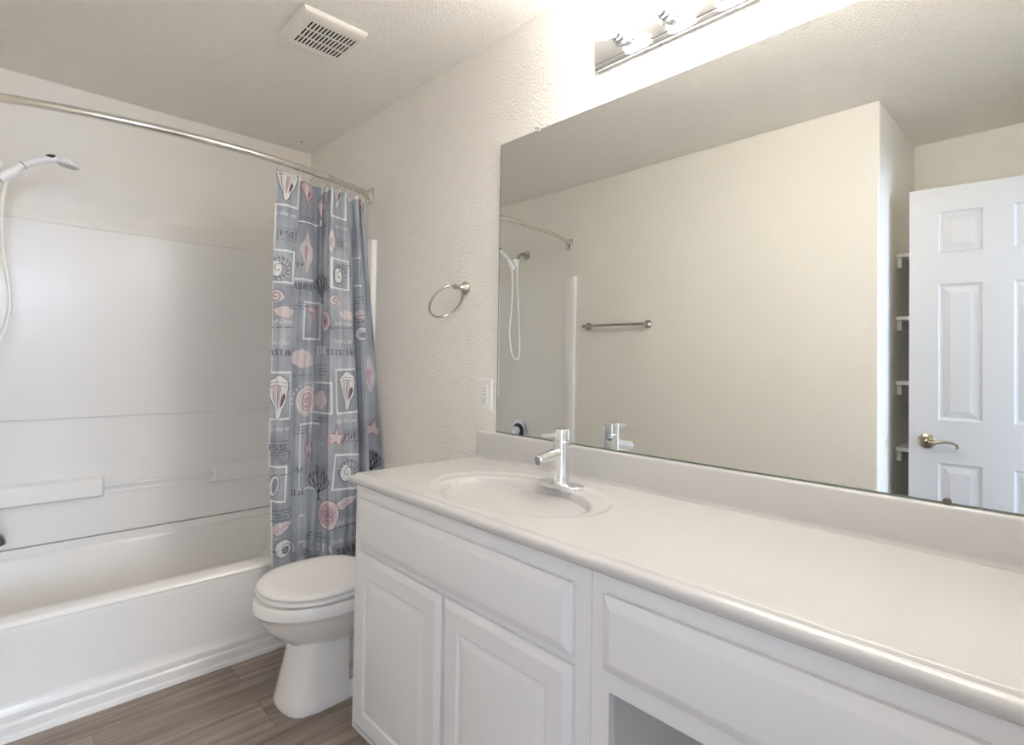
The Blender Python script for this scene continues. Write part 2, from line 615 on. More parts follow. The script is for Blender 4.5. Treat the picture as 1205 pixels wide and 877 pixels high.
bm = new_bm()
pts = [(XL + .014 + (abs(XL) - .028) * i / 60,) for i in range(61)]
tube(bm, [(x, rod_y(x), 2.036) for (x,) in pts], .0142, 20)
link('rod', bm, 'polished_steel', rodt, smooth=True)
for s in (-1, 1):
    xw = XL if s < 0 else 0.0
    k = -s
    bm = new_bm()
    y = rod_y(xw)
    rr = rounded_rect(.048, .074, .006, 3)
    loft(bm, [[(xw + k * .0005, y + a, 2.036 + b) for a, b in rr], [(xw + k * .012, y + a, 2.036 + b) for a, b in rr],
              [(xw + k * .016, y + a * .9, 2.036 + b * .93) for a, b in rr]])
    link('wall_bracket', bm, 'polished_steel', rodt, smooth=True, angle=30)
    bm = new_bm()
    lathe(bm, (xw + k * .0155, y, 2.036), (k, (-.42), 0), [(0, .023), (.010, .023), (.014, .018), (.030, .0165), (.036, .0145)], 24)
    link('swivel_socket', bm, 'polished_steel', rodt, smooth=True)

# ------------------------------------------------------------------ shower curtain
CP = [
    (2.0, [(-0.5118, 2.2812), (-0.4766, 2.2742), (-0.425, 2.2881), (-0.4031, 2.3059), (-0.4014, 2.3278), (-0.3896, 2.3476), (-0.3438, 2.3531), (-0.2967, 2.3807), (-0.2856, 2.3834), (-0.2708, 2.3549), (-0.2577, 2.3273), (-0.2392, 2.3197), (-0.1937, 2.3415), (-0.1572, 2.3597), (-0.1506, 2.3811), (-0.1386, 2.4004), (-0.1264, 2.4031), (-0.1179, 2.3817), (-0.0967, 2.3763), (-0.0877, 2.4015), (-0.0697, 2.4186), (-0.0656, 2.4095), (-0.0513, 2.4025)]) ,
    (1.7, [(-0.5118, 2.29), (-0.4847, 2.2709), (-0.44, 2.2779), (-0.4174, 2.2982), (-0.4122, 2.3291), (-0.3982, 2.3546), (-0.3501, 2.3533), (-0.2964, 2.3834), (-0.2859, 2.3849), (-0.2802, 2.3407), (-0.2763, 2.2982), (-0.2616, 2.2834), (-0.2016, 2.3074), (-0.1494, 2.3283), (-0.1385, 2.3577), (-0.1233, 2.383), (-0.1117, 2.3845), (-0.1114, 2.3518), (-0.0961, 2.3397), (-0.082, 2.3741), (-0.0617, 2.3953), (-0.0507, 2.3827), (-0.0396, 2.37)]) ,
    (1.3, [(-0.5055, 2.3), (-0.4853, 2.2761), (-0.4484, 2.2774), (-0.4269, 2.2959), (-0.4215, 2.3276), (-0.4079, 2.3527), (-0.3553, 2.3456), (-0.2964, 2.3711), (-0.2865, 2.3714), (-0.2823, 2.3243), (-0.2798, 2.279), (-0.2666, 2.2617), (-0.2017, 2.2804), (-0.1437, 2.2969), (-0.1324, 2.3268), (-0.1172, 2.3518), (-0.1062, 2.3521), (-0.1029, 2.3178), (-0.0846, 2.3035), (-0.07, 2.3384), (-0.05, 2.3586), (-0.0265, 2.3445), (-0.0166, 2.33)]) ,
    (0.85, [(-0.505, 2.305), (-0.4837, 2.2773), (-0.4462, 2.2739), (-0.4255, 2.2908), (-0.4198, 2.3234), (-0.4064, 2.3481), (-0.364, 2.3352), (-0.3156, 2.3561), (-0.3063, 2.3554), (-0.2942, 2.3047), (-0.2838, 2.2562), (-0.2719, 2.2366), (-0.1972, 2.2484), (-0.1282, 2.2589), (-0.1162, 2.2892), (-0.1009, 2.314), (-0.0905, 2.3133), (-0.0929, 2.2771), (-0.0805, 2.2606), (-0.0653, 2.2959), (-0.0457, 2.3153), (0.006, 2.2962), (0.0147, 2.28)]) ,
    (0.45, [(-0.4907, 2.295), (-0.4742, 2.2662), (-0.4417, 2.2614), (-0.4214, 2.2775), (-0.4155, 2.3104), (-0.4022, 2.335), (-0.3697, 2.3209), (-0.3316, 2.3411), (-0.3227, 2.3399), (-0.3008, 2.2862), (-0.2806, 2.2347), (-0.2694, 2.2141), (-0.1969, 2.2227), (-0.1299, 2.2303), (-0.1178, 2.2608), (-0.1025, 2.2855), (-0.0925, 2.2843), (-0.0915, 2.2469), (-0.0759, 2.2291), (-0.0603, 2.2646), (-0.041, 2.2836), (0.0088, 2.2619), (0.0168, 2.245)]) ,
    (0.17, [(-0.4807, 2.295), (-0.4644, 2.2656), (-0.4321, 2.2601), (-0.4119, 2.2759), (-0.4059, 2.309), (-0.3926, 2.3334), (-0.3622, 2.3189), (-0.326, 2.3388), (-0.3172, 2.3374), (-0.2957, 2.2828), (-0.2761, 2.2304), (-0.2651, 2.2094), (-0.1916, 2.2165), (-0.1234, 2.2226), (-0.1112, 2.2532), (-0.0958, 2.2779), (-0.0859, 2.2765), (-0.0853, 2.2388), (-0.0699, 2.2205), (-0.0543, 2.256), (-0.035, 2.2749), (0.014, 2.2522), (0.0218, 2.235)]) ,
]
for i_, (z_, r_) in enumerate(CP):        # keep the last pleat just off the wall
    for j_ in range(len(r_)):
        if r_[j_][0] > -0.014:
            r_[j_] = (-0.014 - 0.0006 * (len(r_) - j_), r_[j_][1] - 0.9 * (r_[j_][0] + 0.014))
NC = len(CP[0][1])


def cp_row(z):
    if z >= CP[0][0]:
        return CP[0][1]
    for (za, ra), (zb_, rb) in zip(CP, CP[1:]):
        if z >= zb_:
            f = (za - z) / (za - zb_)
            return [(p[0] * (1 - f) + q[0] * f, p[1] * (1 - f) + q[1] * f) for p, q in zip(ra, rb)]
    return CP[-1][1]


def cr_eval(P, t):
    i = min(max(int(t), 0), NC - 2)
    f = t - i
    p0, p1, p2, p3 = P[max(i - 1, 0)], P[i], P[i + 1], P[min(i + 2, NC - 1)]
    return tuple(.5 * (2 * b + (c - a) * f + (2 * a - 5 * b + 4 * c - d) * f * f + (3 * b - a - 3 * c + d) * f ** 3)
                 for a, b, c, d in zip(p0, p1, p2, p3))


SUB = 20
_mid = cp_row(1.3)
UT = [0.0]
_p = cr_eval(_mid, 0)
for i_ in range(1, (NC - 1) * SUB + 1):
    q_ = cr_eval(_mid, i_ / SUB)
    UT.append(UT[-1] + math.hypot(q_[0] - _p[0], q_[1] - _p[1]))
    _p = q_
ULEN = UT[-1]


def t_of_u(u):
    u = min(max(u, 0), ULEN)
    lo_, hi_ = 0, len(UT) - 1
    while hi_ - lo_ > 1:
        m_ = (lo_ + hi_) // 2
        if UT[m_] <= u:
            lo_ = m_
        else:
            hi_ = m_
    return (lo_ + (u - UT[lo_]) / max(UT[hi_] - UT[lo_], 1e-9)) / SUB


ZTOP, ZBOT = 2.008, 0.165


def sag(u):
    # the hem droops between hooks
    return 0.010 * (0.5 - 0.5 * math.cos(2 * math.pi * u / 0.0945))


def surf(u, z):
    P = cp_row(z)
    t = t_of_u(u)
    x, y = cr_eval(P, t)
    x2, y2 = cr_eval(P, min(t + .03, NC - 1.001))
    x1, y1 = cr_eval(P, max(t - .03, 0))
    tx, ty = x2 - x1, y2 - y1
    l_ = math.hypot(tx, ty) or 1
    n_ = Vector((ty / l_, -tx / l_, 0))
    w = .0018 * math.sin(31 * u + 9 * z) + .0024 * math.sin(120 * u + 2.2 * z + 1.5 * math.sin(3 * z)) + .0010 * math.sin(233 * u - 5 * z)
    top = max(0, (z - 1.80) / .2)
    w += top * .004 * math.sin(2 * math.pi * u / .0945)
    zz = z - sag(u) * max(0, (z - 1.9) / .108)
    return Vector((x, y, zz)) + n_ * w, n_


cbm = new_bm()
nu, nz = 330, 90
us = [ULEN * i / nu for i in range(nu + 1)]
zs = [ZBOT + (ZTOP - ZBOT) * j / nz for j in range(nz + 1)]
gv = [[cbm.verts.new(surf(u, z)[0]) for u in us] for z in zs]
for j in range(nz):
    for i in range(nu):
        f = cbm.faces.new((gv[j][i], gv[j][i + 1], gv[j + 1][i + 1], gv[j + 1][i]))
        f.material_index = 1 if (i < 2 or j > nz - 2) else 0

# --- the printed artwork, drawn flat in (u, z) and laid on the cloth
LAYER = {0: .0005, 1: .0008, 2: .0011, 3: .0014, 4: .0017}


def lay(polys, mi, layer):
    """polys: flat convex/concave polygons in (u, z); cut finely along u and mapped to the cloth."""
    b = bmesh.new()
    for pl in polys:
        if len(pl) < 3:
            continue
        try:
            b.faces.new([b.verts.new((a, 0, c)) for a, c in pl])
        except ValueError:
            pass
    if not b.faces:
        b.free()
        return
    bmesh.ops.triangulate(b, faces=[f for f in b.faces if len(f.verts) > 4])
    lo_u = min(v.co.x for v in b.verts)
    hi_u = max(v.co.x for v in b.verts)
    for lim, s in ((0.001, 1), (ULEN - .001, -1)):
        bmesh.ops.bisect_plane(b, geom=b.verts[:] + b.edges[:] + b.faces[:], plane_co=(lim, 0, 0), plane_no=(s, 0, 0),
                               clear_inner=True, dist=1e-6)
    for lim, s in ((ZBOT + .001, 1), (ZTOP - .001, -1)):
        bmesh.ops.bisect_plane(b, geom=b.verts[:] + b.edges[:] + b.faces[:], plane_co=(0, 0, lim), plane_no=(0, 0, s),
                               clear_inner=True, dist=1e-6)
    step = .0055
    k0 = int(lo_u / step) + 1
    while k0 * step < hi_u:
        bmesh.ops.bisect_plane(b, geom=b.verts[:] + b.edges[:] + b.faces[:], plane_co=(k0 * step, 0, 0),
                               plane_no=(1, 0, 0), dist=1e-6)
        k0 += 1
    if b.verts:
        zlo = min(v.co.z for v in b.verts)
        zhi = max(v.co.z for v in b.verts)
        kz = int(zlo / .02) + 1
        while kz * .02 < zhi:
            bmesh.ops.bisect_plane(b, geom=b.verts[:] + b.edges[:] + b.faces[:], plane_co=(0, 0, kz * .02),
                                   plane_no=(0, 0, 1), dist=1e-6)
            kz += 1
    b.verts.index_update()
    mp_ = {}
    for v in b.verts:
        s_, n_ = surf(v.co.x, v.co.z)
        mp_[v.index] = cbm.verts.new(s_ + n_ * LAYER[layer])
    for f in b.faces:
        try:
            nf = cbm.faces.new([mp_[v.index] for v in f.verts])
            nf.material_index = mi
        except ValueError:
            pass
    b.free()


def ribbon(pts, w, taper=False):
    out = []
    n_ = len(pts)
    L_, R_ = [], []
    for i in range(n_):
        a = pts[max(i - 1, 0)]
        c = pts[min(i + 1, n_ - 1)]
        dx, dz = c[0] - a[0], c[1] - a[1]
        l_ = math.hypot(dx, dz) or 1
        ww = w / 2 * ((1 - .8 * abs(2 * i / max(n_ - 1, 1) - 1)) if taper else 1)
        L_.append((pts[i][0] - dz / l_ * ww, pts[i][1] + dx / l_ * ww))
        R_.append((pts[i][0] + dz / l_ * ww, pts[i][1] - dx / l_ * ww))
    for i in range(n_ - 1):
        out.append([L_[i], L_[i + 1], R_[i + 1], R_[i]])
    return out


def xf_pts(pts, u, z, w, h, rot=0.0):
    c, s = math.cos(R(rot)), math.sin(R(rot))
    return [(u + (a * w) * c - (b * h) * s, z + (a * w) * s + (b * h) * c) for a, b in pts]


def close(p_):
    return p_ + [p_[0], p_[1]]


def ell(n_=24, a0=0, a1=360):
    return [(.5 * math.cos(R(a0 + (a1 - a0) * i / n_)), .5 * math.sin(R(a0 + (a1 - a0) * i / n_))) for i in range(n_ + 1)]


def m_frame(u, z, w, h, rot):
    t = .0085
    q = [(-.5, -.5), (.5, -.5), (.5, .5), (-.5, .5)]
    o_ = xf_pts(q, u, z, w, h, rot)
    i_ = xf_pts(q, u, z, w - 2 * t, h - 2 * t, rot)
    lay([[o_[k], o_[(k + 1) % 4], i_[(k + 1) % 4], i_[k]] for k in range(4)], 1, 1)
    lay([i_], 6 if (int(z * 100) % 3 == 0) else 0, 0)


def m_whelk(u, z, w, h):
    T_ = lambda q: xf_pts(q, u, z, w, h)
    body = [(-.05, .48), (.07, .48), (.22, .42), (.38, .36), (.46, .26), (.40, .08), (.34, -.08), (.18, -.24), (.10, -.40), (.0, -.5),
            (-.10, -.44), (-.14, -.25), (-.28, -.05), (-.38, .15), (-.44, .30), (-.30, .38), (-.14, .43)]
    lay([T_(body)], 1, 2)
    lay([T_([(-.30, .26), (-.12, .26), (-.10, 0), (-.06, -.28), (-.22, -.02)])], 2, 3)
    lay([T_([(-.02, .26), (.12, .24), (.06, .0), (.0, -.30), (-.04, -.05)])], 3, 3)
    lay([T_([(.20, .10), (.30, .02), (.16, -.16), (.06, -.24), (.10, -.05)])], 5, 3)
    lay(ribbon(T_(close(body)), .0024), 4, 4)
    for a, b in ((.34, .40), (.27, .30)):
        lay(ribbon(T_([(-.38, a - .05), (-.1, a), (.15, a - .01), (.40, a - .06)]), .0018), 4, 4)
    for k in (-.2, -.02, .16, .28):
        lay(ribbon(T_([(k, .26), (k * .9 - .02, 0), (k * .4, -.28)]), .0016, True), 4, 4)


def m_conch(u, z, w, h, pale=False):
    T_ = lambda q: xf_pts(q, u, z, w, h)
    body = [(0, .5), (.09, .38), (.14, .27), (.24, .18), (.44, .06), (.46, -.05), (.34, -.20), (.18, -.32), (.06, -.50), (-.04, -.48),
            (-.10, -.32), (-.24, -.14), (-.42, .02), (-.40, .10), (-.22, .20), (-.13, .28), (-.08, .38)]
    lay([T_(body)], 2 if pale else 3, 2)
    lay([T_([(-.18, .12), (.08, .10), (.02, -.10), (-.04, -.34), (-.16, -.10)])], 3 if pale else 2, 3)
    lay([T_([(.14, -.02), (.24, -.10), (.10, -.26), (.04, -.20)])], 1 if pale else 5, 3)
    lay(ribbon(T_(close(body)), .0022), 1 if pale else 4, 4)
    for a in (.36, .28, .18):
        lay(ribbon(T_([(-.14 - (.36 - a), a - .02), (0, a + .01), (.15 + (.36 - a), a - .03)]), .0016), 1 if pale else 5, 4)


def m_spiral(u, z, r, turns=2.6, thick=.004, mi=1, layer=3, rot=0):
    pts = []
    n_ = int(turns * 20)
    for i in range(n_ + 1):
        a = 2 * math.pi * turns * i / n_
        rr = r * (1 - i / n_) ** .85 * (1 - .0) + .001
        pts.append((u + rr * math.cos(a + rot), z + rr * math.sin(a + rot)))
    lay(ribbon(pts, thick), mi, layer)


def m_nautilus(u, z, r):
    lay([xf_pts(ell(), u, z, 2 * r, 2.4 * r)], 6, 2)
    lay([xf_pts(ell(), u - r * .25, z, 1.0 * r, 1.4 * r)], 1, 3)
    m_spiral(u, z, r * 1.1, 1.9, .0024, 4, 4)
    for i in range(11):
        a = R(-100 + 24 * i)
        lay(ribbon([(u + r * .45 * math.cos(a), z + r * .55 * math.sin(a)), (u + r * .8 * math.cos(a + .2), z + r * 1.0 * math.sin(a + .2)),
                    (u + r * 1.0 * math.cos(a + .3), z + r * 1.2 * math.sin(a + .3))], .002), 1, 4)


def m_ammonite(u, z, r):
    lay([xf_pts(ell(), u, z, 2 * r, 2.2 * r)], 2, 2)
    lay([xf_pts(ell(), u, z, 1.3 * r, 1.4 * r)], 3, 3)
    m_spiral(u, z, r, 3.2, .0045, 1, 4, rot=.6)
    pts = [(u + r * 1.25 * math.cos(R(a)), z + r * 1.3 * math.sin(R(a))) for a in range(40, 200, 8)]
    for a, b in zip(pts[::2], pts[1::2]):
        lay(ribbon([a, b], .006), 1, 2)


def m_fan(u, z, w, h, rot=0):
    T_ = lambda q: xf_pts(q, u, z, w, h, rot)
    rim = [(.5 * math.cos(R(a)) * (1 + .03 * math.cos(R(a * 18))), -.3 + .8 * math.sin(R(a)) * (1 + .03 * math.cos(R(a * 18)))) for a in range(8, 173, 5)]
    body = [(.08, -.45)] + rim + [(-.08, -.45)]
    lay([T_(body)], 2, 2)
    for k, a in enumerate(range(20, 165, 14)):
        lay(ribbon(T_([(0, -.42), (.46 * math.cos(R(a)), -.3 + .72 * math.sin(R(a)))]), .0022, True), 3 if k % 2 else 1, 3)
    lay(ribbon(T_(body), .0018), 3, 4)


def m_coral(u, z, w, h, seed=1):
    rg = random.Random(seed)
    segs = []

    def grow(x, y, a, l_, d_):
        if d_ == 0:
            return
        x2, y2 = x + l_ * math.cos(a), y + l_ * math.sin(a)
        b_ = a + rg.uniform(-.25, .25)
        xm, ym = x + .5 * l_ * math.cos(b_), y + .5 * l_ * math.sin(b_)
        segs.append(([(x, y), (xm, ym), (x2, y2)], d_))
        for s in (-1, 1):
            a2 = a + s * rg.uniform(.25, .50)
            a2 += (math.pi / 2 - a2) * .22
            grow(x2, y2, a2, l_ * rg.uniform(.80, .98), d_ - 1)
    grow(0, -.5, math.pi / 2, .13, 1)
    for a_, l_ in ((.55, .17), (1.05, .18), (1.57, .20), (2.1, .18), (2.6, .17)):
        grow(0, -.37 + .02 * abs(a_ - 1.57), a_, l_, 4)
    for q, d_ in segs:
        lay(ribbon(xf_pts(q, u, z, w * 1.05, h * .95), .0013 + .0007 * d_), 4, 3)
    lay(ribbon(xf_pts([(-.13, -.5), (-.03, -.47), (0, -.36), (.03, -.47), (.13, -.5)], u, z, w, h), .0042), 4, 3)


def m_dollar(u, z, w, h):
    lay([xf_pts(ell(), u, z, 2 * w, 2 * h)], 2, 2)
    lay([xf_pts(ell(), u - w * .15, z, 1.4 * w, 1.5 * h)], 3, 3)
    lay(ribbon(xf_pts(ell(30), u, z, 2 * w, 2 * h), .0028), 5, 4)
    for k in range(5):
        a = 90 + 72 * k
        lay(ribbon(xf_pts([(0, 0), (.22, .07), (.36, 0), (.22, -.07), (0, 0)], u, z, 2 * w, 2 * h, a), .0026), 5, 4)


def m_star(u, z, r):
    P_ = []
    for k in range(10):
        a = R(80 + 36 * k)
        rr = 1.25 if k % 2 == 0 else .42
        P_.append((rr * math.cos(a), rr * math.sin(a)))
    lay([xf_pts(P_, u, z, r, r)], 3, 2)
    lay([xf_pts(P_, u, z, r * .6, r * .6)], 2, 3)
    lay(ribbon(xf_pts(close(P_), u, z, r, r), .0022), 5, 4)


def m_moon(u, z, r):
    lay([xf_pts(ell(), u, z, 2.3 * r, 2 * r, 25)], 1, 2)
    lay([xf_pts(ell(), u + r * .3, z - r * .2, 1.0 * r, .9 * r, 25)], 6, 3)
    lay(ribbon(xf_pts(ell(), u, z, 2.3 * r, 2 * r, 25), .0026), 5, 4)
    m_spiral(u + r * .3, z - r * .1, r * .7, 1.6, .0024, 4, 4)


def m_cone(u, z, w, h):
    T_ = lambda q: xf_pts(q, u, z, w, h, 14)
    body = [(-.5, -.1), (-.3, .35), (-.05, .5), (.5, .15), (.15, -.2), (-.25, -.45)]
    lay([T_(body)], 2, 2)
    lay(ribbon(T_(close(body)), .0018), 1, 4)
    for k in range(4):
        lay(ribbon(T_([(-.4 + .1 * k, -.2), (-.1 + .1 * k, .05), (.3, .12 - .03 * k)]), .0016), 3, 3)


def m_murex(u, z, w, h):
    T_ = lambda q: xf_pts(q, u, z, w, h)
    body = [(-.5, .42), (-.1, .38), (.1, .5), (.3, .34), (.5, .3), (.34, .12), (.3, -.1), (.2, -.35), (.0, -.5), (.06, -.2), (.05, .1), (-.3, .2)]
    lay([T_(body)], 3, 2)
    lay(ribbon(T_(close(body)), .0024), 5, 4)
    lay([T_([(-.3, .34), (.1, .34), (.2, .2), (.0, .2)])], 2, 3)


def m_oval(u, z, w, h):
    lay([xf_pts(ell(), u, z, w, h, -12)], 1, 2)
    lay([xf_pts(ell(), u + w * .08, z, w * .6, h * .75, -12)], 6, 3)
    lay(ribbon(xf_pts(ell(), u, z, w, h, -12), .0022), 4, 4)


def m_scrawl(u, z, w, lines, seed=0):
    rg = random.Random(seed)
    for k in range(int(lines)):
        x = u - w / 2 + rg.uniform(0, .2) * w
        zz = z - k * .014
        slope = .05
        while x < u + w / 2 - .01:
            l_ = rg.uniform(.012, .035)
            n_ = max(4, int(l_ / .0022))
            pts = [(x + l_ * i / n_, zz + slope * (x - u) + rg.uniform(-.0030, .0032)) for i in range(n_ + 1)]
            lay(ribbon(pts, .0024), 4, 4)
            x += l_ + rg.uniform(.004, .010)


def m_post(u, z, w, h):
    for q in ([(-.5, .5), (.5, .5)], [(-.5, .5), (-.5, -.6)], [(-.4, -.45), (.5, -.45)], [(-.2, -.25), (.5, -.25)]):
        lay(ribbon(xf_pts(q, u, z, w, h), .0014), 4, 3)
    m_serif(u, z + .004, .022, 'POST', 4)


def m_stamp(u, z, r):
    for s in (1, .72):
        lay(ribbon(xf_pts(ell(28), u, z, 2 * r * s, 2 * r * s), .0016), 4, 3)
    for k in range(4):
        lay(ribbon([(u + r * .6 + .02 * 0, z - .3 * r + k * r * .25), (u + r * 2.2, z - .25 * r + k * r * .25)], .0015), 4, 3)


# serif capitals: (thick strokes, thin strokes) on a 0..1 box
GL = {
    'S': ([[(.82, .78), (.7, .93), (.5, .98), (.28, .93), (.18, .77), (.3, .6), (.6, .48), (.8, .33), (.78, .15), (.55, .03), (.3, .05), (.15, .22)]], [[(.82, .98), (.82, .74)], [(.15, .02), (.15, .28)]]),
    'E': ([[(.28, 0), (.28, 1)]], [[(.1, 1), (.85, 1), (.87, .8)], [(.1, 0), (.87, 0), (.9, .22)], [(.28, .52), (.65, .52)], [(.65, .62), (.65, .42)]]),
    'A': ([[(.5, 1), (.85, 0)]], [[(.5, 1), (.15, 0)], [(.27, .35), (.72, .35)], [(0, 0), (.3, 0)], [(.68, 0), (1, 0)]]),
    'T': ([[(.5, 0), (.5, 1)]], [[(.08, .8), (.08, 1), (.92, 1), (.92, .8)], [(.32, 0), (.68, 0)]]),
    'R': ([[(.25, 0), (.25, 1)], [(.5, .5), (.85, 0)]], [[(.08, 1), (.6, 1), (.8, .88), (.8, .64), (.6, .5), (.25, .5)], [(.08, 0), (.42, 0)], [(.75, 0), (1, 0)]]),
    'H': ([[(.22, 0), (.22, 1)], [(.78, 0), (.78, 1)]], [[(.22, .52), (.78, .52)], [(.05, 1), (.4, 1)], [(.05, 0), (.4, 0)], [(.6, 1), (.95, 1)], [(.6, 0), (.95, 0)]]),
    'L': ([[(.28, 0), (.28, 1)]], [[(.1, 1), (.48, 1)], [(.1, 0), (.85, 0), (.88, .25)]]),
    'P': ([[(.25, 0), (.25, 1)]], [[(.08, 1), (.65, 1), (.85, .88), (.85, .62), (.65, .48), (.25, .48)], [(.08, 0), (.42, 0)]]),
    'O': ([[(.1, .5), (.14, .75), (.3, .95), (.5, 1)], [(.9, .5), (.86, .25), (.7, .05), (.5, 0)]], [[(.5, 1), (.7, .95), (.86, .75), (.9, .5)], [(.5, 0), (.3, .05), (.14, .25), (.1, .5)]]),
    'B': ([[(.25, 0), (.25, 1)], [(.82, .38), (.84, .2), (.75, .06)]], [[(.08, 1), (.6, 1), (.76, .88), (.74, .64), (.6, .53), (.25, .53)], [(.6, .53), (.8, .42), (.84, .2), (.7, 0), (.08, 0)]]),
    'Y': ([[(.1, 1), (.5, .5), (.5, 0)]], [[(.9, 1), (.5, .5)], [(0, 1), (.28, 1)], [(.72, 1), (1, 1)], [(.32, 0), (.68, 0)]]),
}


def m_serif(u, z, h, text, mi=4, heavy=1.0):
    adv = h * .86
    x = u - adv * len(text) / 2
    for ch in text:
        if ch in GL:
            tk, tn = GL[ch]
            for s in tk:
                lay(ribbon([(x + a * h * .72, z - h / 2 + b * h) for a, b in s], h * .15 * heavy), mi, 3)
            for s in tn:
                lay(ribbon([(x + a * h * .72, z - h / 2 + b * h) for a, b in s], h * .065 * heavy), mi, 4)
        x += adv * (.6 if ch == ' ' else 1)


_txt = {}


def m_text(u, z, h, text, mi, layer=3, shear=.45):
    if text not in _txt:
        cu = bpy.data.curves.new('t', 'FONT')
        cu.body = text
        cu.size = 1.0
        cu.shear = shear
        cu.align_x = 'CENTER'
        cu.align_y = 'CENTER'
        cu.resolution_u = 2
        ob = bpy.data.objects.new('t', cu)
        C.objects.link(ob)
        bpy.context.view_layer.update()
        me = bpy.data.meshes.new_from_object(ob.evaluated_get(bpy.context.evaluated_depsgraph_get()))
        _txt[text] = [[(me.vertices[i].co.x, me.vertices[i].co.y) for i in pl.vertices] for pl in me.polygons]
        bpy.data.objects.remove(ob)
        bpy.data.curves.remove(cu)
        bpy.data.meshes.remove(me)
    lay([[(u + a * h * .8, z + b * h) for a, b in pl] for pl in _txt[text]], mi, layer)


MOTIFS = [
    ('frame',0.039,1.945,0.1,0.17,0),
    ('whelk',0.037,1.955,0.085,0.15),
    ('script',0.035,1.829,0.026,'by the sea'),
    ('post',0.06,1.743,0.09,0.05),
    ('frame',0.029,1.61,0.12,0.14,0),
    ('nautilus',0.023,1.599,0.045),
    ('spiral',0.014,1.487,0.028),
    ('fan',0.052,1.423,0.09,0.05,180),
    ('script',0.032,1.383,0.028,'Sand Dollar'),
    ('scrawl',0.039,1.359,0.12,1),
    ('script',0.02,1.295,0.028,'Yacht Club'),
    ('serif',0.032,1.254,0.022,'SEASTARR'),
    ('frame',0.035,1.076,0.115,0.2,0),
    ('whelk',0.032,1.069,0.1,0.19),
    ('script',0.04,0.94,0.026,'by the sea'),
    ('post',0.039,0.86,0.13,0.06),
    ('stamp',0.062,0.827,0.03),
    ('frame',0.025,0.715,0.09,0.15,-4),
    ('oval',0.018,0.708,0.04,0.09),
    ('scrawl',0.029,0.75,0.12,1),
    ('serif',0.206,0.654,0.025,'SEAS'),
    ('scrawl',0.062,0.608,0.12,4),
    ('cone',0.05,0.534,0.11,0.05),
    ('moon',0.056,0.45,0.035),
    ('scrawl',0.014,0.438,0.05,1),
    ('script',0.011,0.493,0.026,'Club'),
    ('conch',0.209,1.978,0.085,0.15),
    ('frame',0.241,1.926,0.17,0.2,0),
    ('scrawl',0.211,1.851,0.11,3),
    ('conchpale',0.22,1.702,0.085,0.19),
    ('script2',0.179,1.64,0.025,'Fig 4'),
    ('bar',0.206,1.576,0.13,0.012),
    ('serif',0.203,1.546,0.024,'SEASHELL'),
    ('frame',0.269,1.398,0.12,0.17,0),
    ('murex',0.256,1.419,0.09,0.1),
    ('scrawl',0.179,1.473,0.09,3),
    ('fan',0.214,1.227,0.13,0.085,-10),
    ('scrawl',0.197,1.157,0.16,1),
    ('ammonite',0.249,1.044,0.062),
    ('frame',0.279,0.804,0.14,0.29,0),
    ('conch',0.272,0.827,0.075,0.16),
    ('script2',0.211,0.751,0.027,'Fig 4'),
    ('scrawl',0.23,0.935,0.09,3),
    ('frame',0.245,0.496,0.06,0.12,0),
    ('white',0.309,0.421,0.03,'BY THE SEA'),
    ('fan',0.23,0.347,0.11,0.06,20),
    ('conch',0.325,1.916,0.08,0.13),
    ('scrawl',0.331,1.834,0.08,2),
    ('coral',0.341,1.568,0.12,0.19),
    ('dollar',0.372,1.396,0.035,0.045),
    ('white',0.345,1.269,0.032,'THE'),
    ('scrawl',0.35,1.202,0.07,4),
    ('frame',0.353,1.06,0.13,0.14,0),
    ('fan',0.353,1.049,0.09,0.08,90),
    ('scrawl',0.35,0.972,0.08,2),
    ('script',0.355,0.862,0.022,'Sand'),
    ('coral',0.345,0.711,0.13,0.19),
    ('dollar',0.396,0.56,0.05,0.065),
    ('scrawl',0.338,0.477,0.09,2),
    ('scrawl',0.345,0.377,0.07,2),
    ('frame',0.45,1.949,0.11,0.17,0),
    ('whelk',0.435,1.978,0.08,0.15),
    ('script',0.469,1.826,0.026,'by the sea'),
    ('conchpale',0.405,1.754,0.05,0.1),
    ('post',0.461,1.745,0.1,0.05),
    ('frame',0.461,1.61,0.115,0.14,0),
    ('nautilus',0.457,1.601,0.045),
    ('scrawl',0.479,1.655,0.1,2),
    ('spiral',0.424,1.487,0.03),
    ('fan',0.502,1.429,0.1,0.05,180),
    ('script',0.472,1.389,0.028,'Sand Dollar'),
    ('scrawl',0.469,1.37,0.16,1),
    ('script',0.469,1.309,0.028,'Yacht Club'),
    ('serif',0.469,1.26,0.024,'SEASTARR'),
    ('frame',0.506,1.089,0.14,0.2,2),
    ('whelk',0.492,1.089,0.09,0.18),
    ('scrawl',0.624,1.186,0.08,1),
    ('script',0.486,0.958,0.029,'by the sea'),
    ('starfish',0.435,0.889,0.045),
    ('post',0.512,0.888,0.09,0.05),
    ('stamp',0.547,0.838,0.03),
    ('frame',0.489,0.734,0.14,0.155,-6),
    ('nautilus',0.489,0.73,0.05),
    ('cone',0.479,0.603,0.1,0.045),
    ('script',0.476,0.523,0.031,'Sand Dollar'),
    ('scrawl',0.461,0.502,0.12,1),
    ('script',0.461,0.444,0.031,'Yacht Club'),
    ('serif',0.489,0.399,0.025,'SEASH'),
    ('scrawl',0.648,1.432,0.06,3),
    ('moon',0.662,1.349,0.03),
    ('conchpale',0.755,1.162,0.06,0.17),
    ('starfish',0.757,0.902,0.045),
    ('coral',0.747,0.764,0.08,0.15),
    ('fan',0.661,1.44,0.06,0.05,180),
    ('scrawl',0.661,1.52,0.08,3),
    ('frame',0.667,1.64,0.1,0.14,0),
    ('conch',0.764,1.982,0.05,0.12),
    ('scrawl',0.77,1.878,0.06,2),
]
